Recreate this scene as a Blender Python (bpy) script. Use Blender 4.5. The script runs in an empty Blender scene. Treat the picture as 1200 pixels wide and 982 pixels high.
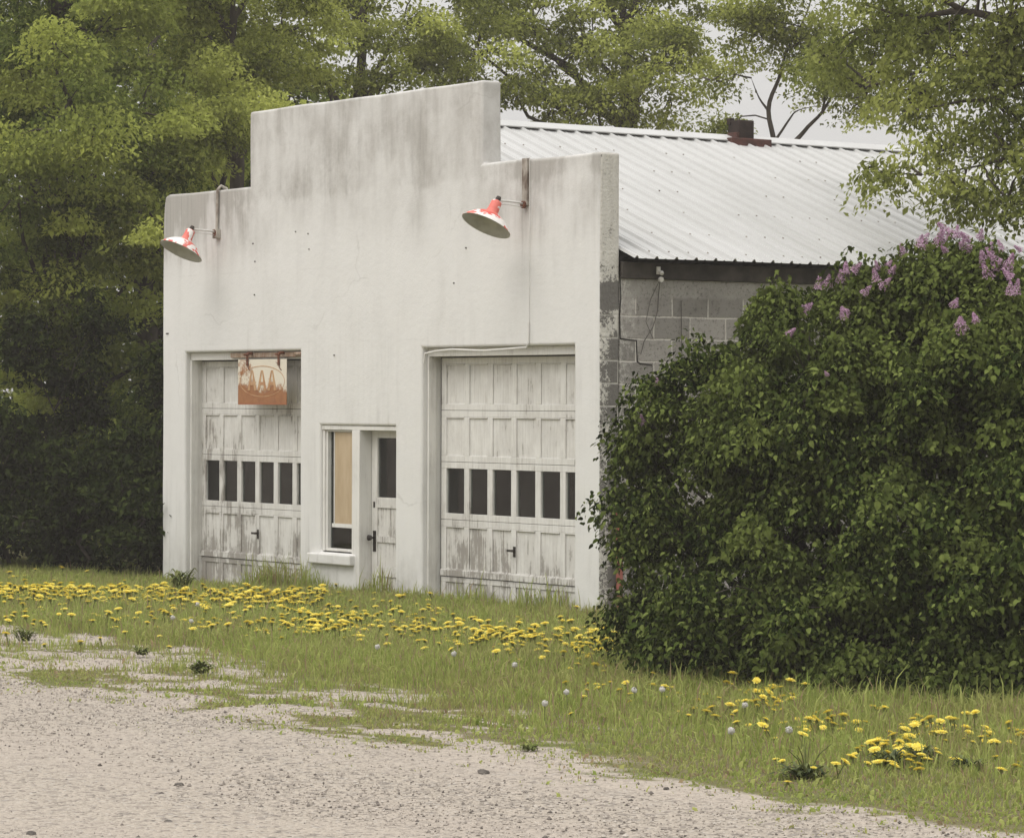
import bpy, bmesh, math, random
import numpy as np
from mathutils import Vector, noise
R = math.radians
HAZE = .0011
scene = bpy.context.scene
COL = scene.collection
rng = np.random.default_rng(11)
random.seed(11)

# ------------------------------------------------------------------ measured places (metres; facade on y = 0, its right corner at x = 0)
TREE_A = [((-13.11,0.83,6.21),1),((-13.44,2.09,6.54),1.1),((-11.51,0.48,5.13),0.9),((-11.79,1.8,5.43),0.8),((-11.74,0.15,4.31),0.9),((-11.65,1.13,4.24),0.8),((-12.2,2.09,4.57),0.6),((-12.57,1.04,3.33),0.9),((-12.72,2.2,3.36),0.7),((-13.74,1.29,2.28),0.8),((-13.61,2.32,2.29),0.8),((-13,2.66,2.4),0.5),((-12.06,0.54,1.54),0.45),((-12.02,1.46,1.75),0.45),((-12.15,2.13,1.43),0.5),((-10.85,0.15,0.4),0.35),((-10.73,1,0.23),0.3),((-12.93,1.09,7.49),1.2),((-13.26,2.36,7.85),1.2),((-13.73,-0.03,5.78),1.3),((-13.71,-0.03,3.66),1.2),((-14.53,0.59,8.06),1.4),((-10.62,0.01,6.14),0.6),((-10.32,0.42,5.15),0.55)]
TREE_B = [((-12.51,3.37,5.67),0.75),((-13.64,3.52,6.1),0.6),((-13.52,4.55,6.27),0.6),((-13.04,3.49,5.06),0.6),((-11.95,2.43,4.89),0.45),((-14.42,4.16,6.89),1),((-14.61,5.61,6.89),0.9),((-14.01,4.72,5.29),0.6),((-13.89,4.9,7.92),1.2),((-14.63,3.88,7.92),1.1),((-8.71,0.42,3.86),0.22),((-12.1,2.22,3.66),0.5),((-11.29,1.64,4.24),0.5)]
TREE_C = [((-19.5,9.09,7.71),0.9),((-19.03,9.74,7.31),0.9),((-19.48,10.83,7.83),0.9),((-20.88,10.6,8.36),1.2),((-20.07,11.73,7.53),0.8),((-19.34,9.31,6.85),0.6),((-18.8,10.06,6.85),0.5),((-20.48,11.17,9.33),1.5),((-21.29,10.04,9.32),1.3),((-19.08,11.38,6.82),0.6)]
TREE_D = [((-19.59,12.4,7.54),0.9),((-19.91,13.66,8.07),1.1),((-19.26,12.85,6.92),0.7),((-19.33,14.46,7.65),1),((-18.45,13.97,6.64),0.7),((-17.97,14.65,7.27),1),((-19.72,15.65,8.34),1.1),((-18.43,15.72,7.94),0.8),((-21.23,13.55,8.62),1.1),((-17.76,14.93,6.79),0.5),((-19.66,14.01,6.73),0.6),((-20.56,14.48,9.48),1.5),((-19.56,15.88,9.49),1.4)]
TREE_E = [((-13.78,13.63,7.56),0.8),((-14.04,13.26,7.69),0.6),((-15.03,13.59,6.77),0.4),((-13.44,14.09,7.31),0.7),((-13.14,14.51,7.12),0.7),((-15.7,14.36,6.2),0.3),((-12.95,14.77,6.42),0.5),((-13.29,14.3,6.54),0.4),((-13.56,13.94,8.52),1.2)]
TREE_F = [((1.32,3.77,5.32),0.9),((0.21,3.94,5.51),0.8),((-0.87,4.15,5.63),0.7),((1.23,3.64,4.76),0.7),((0.17,3.87,4.85),0.7),((-0.94,4.05,4.99),0.55),((1.69,3.41,4.16),0.5),((1,3.31,4.24),0.45),((0.72,2.93,4),0.3),((1.46,3.09,3.83),0.32),((2.05,3.06,3.7),0.4),((-0.2,3.35,4.11),0.2),((-1.97,4.33,5.48),0.5),((1.65,4.22,4.84),1),((1.69,4.29,5.64),1.1),((1.17,3.58,6.12),1.2),((2.5,3.69,3.9),0.8),((-0.18,3.41,6.09),0.9)]
LILAC = [((4.95,-3.21,1.57),0.34),((5.36,-3.5,1.04),0.33),((5.42,-3.76,0.47),0.22),((5.97,-3.86,0.34),0.33),((5.22,-2.83,2.19),0.36),((5.38,-2.61,2.49),0.24),((4.85,-3.36,1.42),0.14),((5.01,-3.12,1.93),0.28),((4.98,-3.51,1.21),0.22),((6.26,-3.8,0.41),0.36),((5.62,-3.66,0.58),0.28),((6.53,-3.76,0.34),0.35),((6.16,-3.24,1.76),0.45),((5.55,-3.23,1.7),0.38),((5.63,-2.94,2),0.35),((5.28,-3.61,0.77),0.2),((5.4,-3.8,0.42),0.18),((6.15,-3.96,0.16),0.25),((6.95,-4.04,0.17),0.28),((7.51,-3.94,0.16),0.28),((7.99,-3.79,0.15),0.28),((8.39,-3.58,0.16),0.28),((8.78,-3.38,0.16),0.28),((6,-3.47,1.35),0.55),((6.72,-3.85,0.64),0.58),((5.95,-2.67,2.39),0.42),((6.75,-3.28,1.6),0.7),((7.35,-3.65,0.61),0.58),((6.65,-2.55,2.59),0.42),((7.37,-2.93,1.88),0.7),((7.78,-3.23,0.95),0.7),((7.16,-2.35,2.72),0.42),((7.51,-2.21,2.54),0.5),((8.05,-2.67,1.83),0.8),((8.42,-3.02,0.91),0.8),((8.06,-3.35,0.34),0.36),((8.46,-3.14,0.33),0.36),((8.52,-2.36,1.61),0.9),((8.73,-2.58,0.65),0.6),((7.81,-1.79,2.46),0.5),((5.61,-2.29,1.82),0.7),((6.26,-1.73,2.19),0.6),((5.31,-3.06,0.97),0.6),((6.29,-2.56,0.99),0.9),((7.02,-2.05,1.36),0.9)]
TREE_A_BASE = (-14.11,1.97,0)
TREE_B_BASE = (-14.08,4.57,0)
TREE_C_BASE = (-20.68,10.82,0)
TREE_D_BASE = (-19.72,15.59,0)
TREE_E_BASE = (-13.63,13.78,0)
TREE_F_BASE = (2.07,6.48,0)
LILAC_BASE = (6.64,-2.57,0)
LIMBS_E = [[(-13.64,13.78,4.05),(-13.71,13.71,5.58),(-13.77,13.63,6.22),(-13.68,13.75,6.67),(-13.61,13.85,7.12),(-13.44,14.09,7.69),(-13.34,14.25,8.39)],[(-13.64,13.78,4.05),(-13.58,13.88,5.52),(-13.45,14.06,5.9),(-13.29,14.3,6.2),(-13.14,14.51,6.67),(-12.96,14.77,7.12)],[(-13.72,13.69,5.77),(-13.58,13.88,6.09),(-13.51,13.99,6.22),(-13.32,14.25,6.29)],[(-13.77,13.63,6.22),(-13.85,13.52,6.41),(-13.92,13.42,6.71)],[(-13.29,14.3,6.2),(-13.24,14.37,6.74),(-13.22,14.4,7.12)]]
LIMBS_F = [[(2.05,6.49,4.21),(1.67,5.11,4.49),(1.2,4.11,4.91),(0.77,3.86,5.17),(0.17,3.87,5.1),(-0.54,3.74,4.98)],[(2.04,6.49,4.78),(1.77,5.24,5.06),(1.2,4.11,5.43),(0.72,3.79,5.58),(0.07,3.74,5.6),(-0.6,3.68,5.78)],[(2.05,6.49,3.96),(2.03,4.74,4.01),(1.87,3.67,4.16),(1.55,3.22,4.05),(0.86,3.12,4)],[(1.2,4.11,4.91),(1.23,3.64,4.72),(1.04,3.38,4.68),(-0.07,3.54,4.61)],[(0.72,3.79,5.58),(0.53,3.53,5.78),(-0.08,3.54,6.09)]]
DAND_A = [(-3.8,-1.24),(-3.03,-2.73),(-3.99,-3.78),(-4.06,-2.52),(-2.94,-4.32),(-3.99,-1.69),(-2.36,-3.37),(-3.94,-0.81),(-4.37,-2.41),(-3.4,-1.95),(-2.87,-2.68),(-3.14,-1.38),(-2.48,-2.48),(-3.97,-3.2),(-2.85,-1.58),(-2.99,-2.08),(-3.55,-2.47),(-4.11,-3.21),(-3.82,-1.23),(-4.74,-3.07),(-2.93,-3.01),(-3.58,-3.38),(-2.83,-1.85),(-4.81,-1.75),(-4.32,-3.74),(-4.9,-3.21),(-4.36,-2.5),(-4.12,-2.52),(-2.86,-2.68),(-2.51,-2.25),(-2.47,-2.47),(-3.85,-3.28),(-4.27,-3.45),(-3.14,-2.25),(-3.11,-1.68),(-3.35,-2.97),(-4.17,-2.56),(-4.1,-1.77),(-3.45,-0.77),(-3.09,-1.66),(-3.81,-1.57),(-4.27,-2.43),(-2.95,-2.89),(-3.87,-2.94),(-4.48,-3.71),(-2.22,-2.79),(-3.55,-0.96),(-2.68,-1.26),(-2.63,-1.89),(-3.84,-2.65),(-3.12,-1.46),(-4.21,-3.38),(-2.44,-3.91),(-4.41,-1.8),(-2.51,-1.82),(-2.8,-3.09),(-4.6,-3.64),(-4.33,-2.61),(-1.99,-2.05),(-3.12,-2.88),(-3.62,-1.15),(-3.08,-1.72),(-3.93,-1.93),(-3.04,-2.77),(-2.98,-2.12),(-3.88,-3.88),(-3.48,-3.5),(-2.82,-4.39),(-3.09,-2.4),(-4.26,-2.62),(-2.93,-3.12),(-1.85,-2.49),(-4.63,-2.33),(-2.85,-3.42),(-2.83,-3.79),(-4.68,-1.83),(-3.65,-2.31),(-3.92,-2.29),(-4.29,-3.66),(-4.04,-2.29),(-3.37,-4.2),(-4.03,-2.25),(-2.89,-2.06),(-3.69,-2.18),(-1.86,-3.06),(-3.96,-2.06),(-2.92,-3.88),(-3.33,-1.74),(-3.22,-3.37),(-3.9,-3.12),(-2.85,-4.48),(-3.12,-1.45),(-1.28,-3.15),(-4.26,-3.17),(-3,-2.79),(-3.15,-2.87),(-3.01,-2.83),(-2.55,-4.04),(-4.74,-2.71),(-2.64,-3.59),(-4.16,-0.53),(-3.87,-3.43),(-4.81,-3.34),(-2.93,-3.12),(-2.69,-1.29),(-2.59,-3.88),(-2.43,-1.66),(-2.86,-1.64),(-3.49,-1.51),(-3.2,-2.25),(-4.13,-3.54),(-1.93,-2.31),(-2.72,-3.33),(-3.48,-2.96),(-5.29,-1.8),(-2.84,-3.35),(-4.51,-2.74),(-4.45,-3.51),(-3.12,-2.93),(-4.39,-3.22),(-3.02,-4.01),(-3.04,-3.08),(-5.09,-3.34),(-2.2,-1.78),(-4.39,-2.86),(-3.67,-3.28),(-2.85,-1.3),(-3.11,-2.65),(-2.83,-3.21),(-2.1,-2.59),(-3.86,-2.9),(-3.18,-3.08),(-2.5,-2.09),(-4.02,-2.43),(-2.74,-3.39),(-2.85,-2.87),(-2.01,-3),(-2.93,-1.77),(-3.56,-3.11),(-2.74,-2.94),(-4.13,-3.42),(-2.52,-3.15),(-2.67,-1.66),(-5.09,-1.56),(-3.05,-1.65),(-2.83,-1.9),(-3.28,-0.84),(-2.48,-2.48),(-3.73,-1.82),(-3.44,-2.99),(-4.48,-3.47),(-3.12,-3.8),(-2.93,-3.69),(-4.66,-3.6),(-3.73,-3.89),(-2.96,-1.71),(-1.28,-2.35),(-4.57,-2.75),(-4.86,-2.81),(-4.09,-2.66),(-2.86,-2.63),(-3.91,-1.43),(-2.48,-2.77),(-2.53,-2),(-2.99,-2.84),(-4.64,-2.72),(-3.85,-2.26),(-3.71,-2.08),(-3.98,-3.1),(-4.16,-1.82),(-1.78,-2.82),(-2.24,-1.86),(-2.83,-3.46),(-2.7,-2.68),(-3.22,-2),(-4.44,-1.9),(-4.96,-3.2),(-2.4,-1.44),(-4.24,-2.96),(-4.04,-2.87),(-4.39,-3.62),(-4.05,-3.05),(-2.51,-2.07),(-3.13,-1.25),(-3.74,-3.86),(-3.33,-2.52),(-4.99,-0.8),(-2.47,-1.73),(-3.26,-3.54),(-2.7,-1.63),(-3.19,-3.66),(-2.48,-1.99),(-3.93,-3.92),(-3.82,-2.6),(-3.5,-1.52),(-2.19,-3.19),(-2.29,-2.69),(-2.12,-1.77),(-4.74,-3.15),(-4.37,-2.64),(-2.78,-4.01),(-2.85,-1.76),(-2.46,-1.69),(-2.56,-3.69),(-4.61,-2.16),(-2.31,-2.41),(-3.41,-3.5),(-3.47,-2.46),(-2.01,-1.86),(-2.65,-1.83),(-3.01,-1.79),(-2.43,-3.26),(-4.45,-3.6),(-3.33,-3.65),(-4.19,-1.89),(-3.06,-1.37),(-5.42,-3.2),(-3.2,-2.83),(-4.57,-2.69),(-2.63,-3.42),(-3.56,-3.4),(-3.02,-1.03),(-3.01,-1.58),(-2.81,-2.55),(-1.97,-3.31),(-2.34,-2.94),(-3.43,-1.74),(-2.81,-3.1),(-3.59,-4.14),(-2.45,-1.52),(-2.57,-1.91),(-4.56,-3.53),(-1.92,-2.98),(-3.81,-2.41),(-4.36,-3.56),(-3.83,-3.69),(-2.46,-1.75),(-2.33,-1.99),(-3.1,-2.6),(-4.62,-3.24),(-2.19,-2),(-2.42,-2.1),(-2.39,-1.61),(-2.55,-1.94),(-3.76,-2.93),(-3.73,-2.72),(-3.44,-3.43),(-2.15,-2.66),(-4.95,-2.62),(-2.36,-2.45),(-2.89,-3),(-3.42,-1.36),(-3.21,-3.38),(-4.31,-2.74),(-3.33,-3.01),(-3.11,-2.34),(-3.17,-2.06),(-2.34,-1.7),(-3.14,-2.89),(-4.4,-2.8),(-2.41,-3.29),(-4.82,-2.31),(-2.24,-3.69),(-2.75,-1.58),(-3.64,-1.62),(-3.23,-2.68),(-5.64,-3.07),(-3.95,-2.41),(-3.98,-3.96),(-2.43,-3.15),(-2.69,-3.52),(-3.96,-2.73),(-2.62,-1.9),(-5.67,-3.11),(-2.86,-2.91),(-3.45,-2.32),(-4.3,-1.37),(-1.87,-1.81),(-3.14,-2.36),(-3.46,-1.09),(-2.44,-3.63),(-3.85,-3.82),(-3.52,-2),(-3.06,-1.6),(-3.67,-0.86),(-6.59,-2.29),(-2.43,-1.92),(-4.14,-3.44),(-2.89,-1.77),(-3.78,-2.92),(-3.86,-3.6),(-4.26,-1.77),(-4.38,-3.27),(-5.15,-1.63),(-3.79,-1.77),(-2.53,-2.02),(-3.33,-2.61),(-3.19,-3.52),(-3.6,-1.66),(-3.32,-2.4),(-3.66,-2.76),(-4.13,-1.94),(-3.28,-4.19),(-1.75,-2.99),(-3.84,-3.69),(-4.49,-3.44),(-4,-2.8),(-3.92,-2.26),(-2.77,-3.88),(-3.01,-3.3),(-3.14,-2.64),(-1.95,-2.16),(-3.79,-3.56),(-3.42,-3.85),(-3.96,-3.82),(-3.27,-3.89),(-2.96,-3.44),(-3.97,-3.23),(-2.17,-1.9),(-2,-3.4),(-3.44,-0.77),(-2.53,-4.34),(-4.35,-3.24),(-2.87,-2.03),(-4.43,-3.37),(-3.11,-3.21),(-2.53,-3.11),(-3.92,-3),(-2.86,-2.51),(-3.22,-2.32),(-3.2,-3.18),(-3.9,-3.57),(-3.44,-4.1),(-3.89,-3.73),(-2.45,-2.31),(-3.34,-1.55),(-4.16,-2.66),(-2.81,-1.66),(-4.51,-3.55),(-3,-1.9),(-4.48,-3.21),(-3.02,-4.31),(-3.4,-1.86),(-4.46,-2.06),(-2.9,-1.34),(-3.92,-3.1),(-3,-2.53),(-4.51,-1.68),(-3.45,-3.87),(-2.7,-2.27),(-2.69,-2.76),(-4.3,-3.27),(-4.58,-3.63),(-2.73,-3.47),(-1.46,-2.24),(-3.99,-2.92),(-2.82,-3.58),(-4.05,-2.28),(-3.87,-3.67),(-2.84,-1.86),(-3.42,-1.92),(-2.59,-3.04),(-4.48,-2.34),(-2.87,-2.29),(-2.15,-3.22),(-4.17,-2.4),(-1.87,-2.3),(-2.28,-2.25),(-2.55,-1.53),(-3.37,-3.13),(-3.14,-2.88),(-3.99,-3.24),(-3.31,-2.92),(-2.03,-3.47),(-4.36,-3.69),(-2.84,-1.98),(-3.5,-3.03),(-4.73,-3.11),(-2.75,-1.28),(-2.74,-2.53),(-1.42,-2.23),(-3.5,-3.09),(-4.23,-3.52),(-4.5,-3.5),(-4.72,-1.55),(-2.85,-3.15),(-3.02,-2.21),(-3.35,-1.42),(-2.86,-2.11),(-2.71,-2.36),(-3.67,-3.67),(-3.72,-1.37),(-3.84,-1.91),(-3.92,-2.73),(-3.8,-2.1),(-2.74,-1.91),(-2.75,-4.16),(-4.11,-3.35),(-3.29,-0.93),(-2.99,-4.07),(-2.79,-2.76),(-1.31,-2.1),(-4.37,-3.65),(-4.91,-3.49),(-2.47,-1.74),(-2.96,-3.15),(-3.93,-1.92),(-2.28,-2.49),(-3.88,-2.4),(-2.66,-2.68),(-3.08,-1.87),(-2.38,-2.66),(-2.39,-4.53),(-3.6,-4.13),(-2.87,-3.24),(-3.39,-2),(-4.21,-3.02),(-2.21,-3.16),(-3.56,-1.33),(-3.84,-3.66),(-2.8,-2.04),(-3.84,-3.85),(-5.02,-2.31),(-4.25,-1.49),(-3.48,-3.35),(-3.87,-3.26),(-2.22,-3.57),(-5.32,-2.7),(-3.43,-3.32),(-4.24,-3.37),(-3.07,-3.08),(-3.85,-1.76),(-5.14,-2.87),(-3.62,-2.07),(-4.39,-3.48),(-3.27,-3.09),(-2.33,-2.76),(-4.05,-2.26),(-4.87,-1.28),(-3.01,-1.16),(-1.11,-3.24),(-3.13,-2.26),(-3.97,-2.99),(-3.65,-2.57),(-3.53,-2.29),(-4.43,-2.17),(-3.93,-3.36),(-2.54,-1.89),(-2.82,-1.31),(-3.52,-3.23),(-4.23,-0.96),(-5.21,-3),(-3.3,-3.6),(-2.09,-3.13),(-4.49,-2.77),(-3.18,-1.69),(-2.15,-3.05),(-3.13,-1.63),(-3.01,-3.59),(-3.09,-0.97),(-2.78,-2.78),(-2.88,-1.46),(-2.6,-3.15),(-3.94,-1.29),(-3.68,-1.74),(-3.13,-3.27),(-2.77,-4.35),(-4.12,-2.18),(-3.32,-3.97),(-2.63,-1.28),(-1.72,-1.9),(-2.89,-3.09),(-3.1,-2.61),(-4.41,-1.8),(-2.77,-1.22),(-4.03,-3.88),(-2.52,-2.87),(-2.78,-1.2),(-3.29,-2.74),(-2.84,-3.1),(-3.95,-3.78),(-1.91,-1.88),(-3.13,-4.34),(-5.1,-2.72),(-2.71,-1.93),(-3.97,-2.65),(-3.82,-3.96),(-1.94,-2.43),(-4.17,-3.06),(-2.38,-2.4),(-2.74,-1.96),(-3.11,-3.8),(-2.26,-3.05),(-2.57,-2.44),(-3.9,-3.82),(-3.34,-1.24),(-2.07,-2.07),(-3.18,-2.62),(-4.11,-3.36),(-3.8,-3.42),(-3.93,-3.75),(-2.76,-2.64),(-2.39,-1.49),(-3.99,-3.14),(-3.26,-1.53),(-2.51,-2.22),(-2.69,-4.18),(-2.79,-1.5),(-4.34,-1.07),(-3.17,-3.16),(-1.72,-2.11),(-3.84,-3.16),(-3.62,-3.49),(-3.7,-1.57),(-2.59,-2.47),(-1.87,-2.01),(-2.97,-2.13),(-1.95,-1.91),(-3.04,-3.6),(-3.24,-2.82),(-3.82,-3.06),(-2.97,-1.76),(-3.09,-2.39),(-4.33,-3.32),(-2.33,-2.75),(-3.85,-3.02),(-2.68,-2.83),(-4.38,-3.35),(-2.95,-4.14),(-2.22,-2.36),(-2.22,-2.05),(-4.98,-3.38),(-4.07,-3.07),(-3.58,-3.6),(-3.34,-3.82),(-4.44,-2.25),(-3.2,-1.68),(-4.37,-3.55),(-3.94,-3.76),(-2.93,-1.97),(-2.96,-1.92),(-1.1,-2.59),(-4.69,-3.46),(-2.41,-2.21),(-2.79,-2.98),(-2.75,-1.5),(-4.25,-2.88),(-3.64,-1.91),(-1.65,-2.36),(-3.9,-3.47),(-2.93,-1.2),(-3.66,-3.56),(-2.92,-3.23),(-3.57,-2.42),(-5.23,-2.59),(-3.79,-2.22),(-4.53,-3.32),(-3.58,-1.92),(-3.31,-3.45),(-2.62,-1.69),(-4.27,-2.32),(-2.88,-3.24),(-2.16,-2.35),(-3.24,-4.09),(-1.78,-1.96),(-1.47,-2.63),(-3.17,-2.83),(-2.75,-1.94),(-3.8,-2.96),(-3.25,-3.91),(-2.86,-2.06),(-3.72,-2.41),(-3.95,-2.76),(-2.36,-1.76),(-2.94,-1.24),(-2.38,-3.28),(-3.57,-4.12),(-2.88,-3),(-4.23,-3.8),(-3.02,-2.38),(-2.61,-1.44),(-2.51,-2.33),(-4.3,-2.03),(-1.65,-2.15),(-3.53,-3.53),(-3.73,-3),(-4.03,-1.2),(-3.82,-0.85),(-2.05,-2.1),(-2.52,-1.74),(-3.99,-3.92),(-2.84,-1.47),(-3.59,-0.94),(-4.02,-2.78),(-3.98,-3.07),(-2.93,-1.69),(-2.79,-2.38),(-2.56,-4),(-5.36,-2.91),(-4.48,-3.68),(-4.3,-3.08),(-3.41,-2.69),(-4.14,-3.25),(-5.84,-2.27),(-4.19,-2.3),(-6.42,-1.28),(-4.08,-3.19),(-5.38,-3.09),(-4.42,-2.28),(-4.21,-3.36),(-5.28,-2.9),(-5.14,-1.6),(-3.8,-2.98),(-4.71,-2.99),(-5.29,-2.72),(-3.91,-2.64),(-4.42,-2.22),(-5.75,-2.38),(-5.13,-2.64),(-4.87,-2.12),(-4.96,-3.18),(-4.71,-2.81),(-5.16,-3.05),(-4.72,-2.46),(-4.95,-1.73),(-4.33,-2.85),(-5.01,-2.77),(-4.63,-2.13),(-4.7,-1.94),(-3.7,-2.46),(-4.9,-2.34),(-4.99,-3.33),(-4.53,-2.15),(-5.3,-2.47),(-4.5,-2.95),(-4.65,-2.59),(-5.23,-3.26),(-5.46,-2.02),(-3.92,-2.23),(-5.46,-3.06),(-4.94,-1.81),(-4.43,-2.1),(-4.73,-2.54),(-4.95,-2.42),(-4.6,-2.13),(-5.06,-3.36),(-5.68,-2.32),(-4.17,-2.1),(-6.24,-2.32),(-5.25,-2.52),(-4.88,-3.23),(-4.05,-3.16),(-5.75,-2.4),(-3.95,-2.86),(-5.78,-2.49),(-4.03,-3.03),(-5.52,-1.55),(-4.77,-2.68),(-4.48,-2.76),(-3.64,-3.23),(-4.69,-2.92),(-4.45,-3.7),(-4.25,-2.48),(-5.97,-2.78),(-4.42,-2.94),(-4.88,-3.31),(-4.78,-3.01),(-4.77,-2.26),(-5.05,-2.08),(-4.93,-2.82),(-4.66,-2.83),(-3.85,-3.27),(-5.28,-2.36),(-4.58,-3.38),(-3.88,-2.68),(-4.81,-2.16),(-6.1,-2.51),(-4.39,-3.3),(-5.01,-2.65),(-4.32,-2.86),(-4.61,-2.54),(-3.99,-2.81),(-4.34,-2.02),(-5.6,-2.21),(-5.15,-2.87),(-4.18,-2.16),(-3.21,-3.46),(-4.59,-3.01),(-4.09,-3.07),(-4.42,-2.44),(-5.36,-2.94),(-5.27,-3),(-5.37,-1.52),(-5.17,-2.71),(-3.75,-2.93),(-5.25,-2.56),(-4.93,-3.11),(-4.31,-1.97),(-4.76,-1.71),(-5.34,-1.78),(-5.17,-2.5),(-5.25,-2.82),(-4.4,-2.77),(-4.66,-2.89),(-5.38,-1.44),(-4.69,-3.01),(-5.22,-2.94),(-3.28,-2.97),(-5.03,-2.48),(-4.18,-2.13),(-4,-3.02),(-4.38,-2.43),(-4.47,-3.49),(-5.14,-1.57),(-5.19,-3.06),(-5.06,-2.72),(-4.26,-2.87),(-4.29,-1.98),(-5.16,-1.93),(-5.91,-2.43),(-4.26,-3.12),(-3.71,-2.77),(-4.01,-3.59),(-3.97,-2.77),(-4.43,-2.75),(-4.3,-2.13),(-4.48,-2.02),(-4.25,-2.47),(-3.78,-3.82),(-4.28,-2.07),(-4.72,-3.49),(-5.19,-2.89),(-4.98,-3.24),(-5.89,-1.89),(-3.86,-2.31),(-4.32,-2.6),(-5.21,-2.65),(-4.75,-3.5),(-5.27,-2.33),(-5.44,-2.16),(-5.31,-1.99),(-4.89,-2.38),(-5.96,-1.51),(-4.16,-2.41),(-5.56,-1.75),(-5.47,-2.56),(-4.6,-1.84),(-4.04,-3.05),(-4.16,-2.7),(-4.73,-2.39),(-5.67,-3.04),(-4.37,-3.32),(-3.74,-2.79),(-5.29,-2.97),(-4.58,-0.84),(-3.24,-1.1),(-2.27,-2.21),(-2.54,-1.93),(-2.57,-1.83),(-2.36,-1.98),(-2.84,-1.87),(-2.51,-2.25),(-3.34,-2.31),(-2.81,-1.68),(-2.31,-2.12),(-3.05,-0.85),(-4.06,-1.79),(-3.29,-1.82),(-2.46,-2.04),(-3.17,-1.75),(-3.58,-1.3),(-1.6,-2.66),(-3.66,-1.33),(-2.84,-2.59),(-3.51,-1.51),(-1.84,-1.5),(-3.58,-2),(-2.42,-1.68),(-2.25,-2.55),(-3.41,-0.73),(-4.23,-1.63),(-2.34,-1.85),(-3.4,-1.38),(-2.76,-1.87),(-4.33,-1.36),(-2.38,-2.1),(-2.93,-1.67),(-2.66,-2.15),(-3.41,-2.09),(-3.27,-1.76),(-2.81,-2.16),(-3.45,-1.46),(-3.02,-1.49),(-3.53,-1.58),(-3.51,-1.09),(-3.28,-1.61),(-3.15,-1.49),(-3.77,-0.39),(-3,-1.48),(-3.88,-0.73),(-3.71,-0.8),(-2.67,-1.64),(-3.53,-1.37),(-3.17,-1.91),(-4.43,-1.13),(-2.94,-2.41),(-2.65,-1.61),(-2.86,-1.77),(-2.85,-1.61),(-3.66,-1.6),(-3.19,-2.02),(-3.35,-1.86),(-3.07,-1.15),(-2.03,-1.93),(-4.27,-1.63),(-3.41,-1.26),(-2.57,-1.76),(-2.68,-2.08),(-2.22,-1.52),(-3.31,-1.84),(-2.27,-2.33),(-3.51,-1.46),(-2.75,-1.82),(-3.06,-1.79),(-2.63,-1.91),(-2.73,-1.49),(-2.9,-1.92),(-2.59,-2.26),(-2.85,-1.65),(-2.13,-3.08),(-2.08,-1.71),(-2.63,-1.86),(-4.42,-2.41),(-3.53,-3.66),(-3.86,-3.7),(-3.77,-4.13),(-2.75,-4.75),(-4.92,-2.9),(-4.46,-4.18),(-5.12,-2.91),(-3.65,-3.25),(-5.7,-2.96),(-4.4,-3.5),(-3.09,-3.9),(-3.73,-3.79),(-3.35,-3.49),(-3.63,-3.94),(-3.84,-3.93),(-5.28,-2.98),(-3.99,-3.45),(-5.41,-2.67),(-2.92,-3.83),(-4.34,-3.61),(-4.2,-3.54),(-4.76,-2.97),(-4.63,-3.75),(-4.25,-2.85),(-5.31,-3.37),(-3.08,-4.08),(-4.17,-3.84),(-3.74,-3.73),(-3.21,-4.03),(-4.72,-3.06),(-5.19,-2.15),(-3.47,-4.4),(-4.44,-3.38),(-3.54,-3.84),(-4.94,-3.35),(-5.28,-3.4),(-3.29,-4.31),(-3.67,-3.75),(-3.34,-4.21),(-4.05,-4.2),(-4.69,-3.07),(-3.91,-4.08),(-5.27,-3.29),(-5.39,-2.98),(-2.42,-4.53),(-3.46,-4.11),(-4.34,-3.88),(-4.46,-3.54),(-2.17,-4.36),(-3.05,-4.21),(-3.49,-3.82),(-5.04,-3.32),(-5.06,-3.21),(-5.32,-3.01),(-4.08,-3.64),(-2.37,-3.91),(-4.66,-3.16),(-3.37,-3.79),(-5.14,-3.17),(-4.59,-4.02),(-4.12,-2.93),(-3.83,-3.63),(-3.43,-3.8),(-4.74,-4.02),(-4.27,-3.41),(-4.4,-3.03),(-2.47,-4.15),(-4.25,-3.64),(-3.56,-4.01),(-6.13,-3.39),(-3.45,-4.06),(-4.95,-2.97),(-3.84,-3.18),(-3.82,-3.99),(-4.06,-3.17),(-5.04,-3.7),(-3.31,-3.99)]
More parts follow.
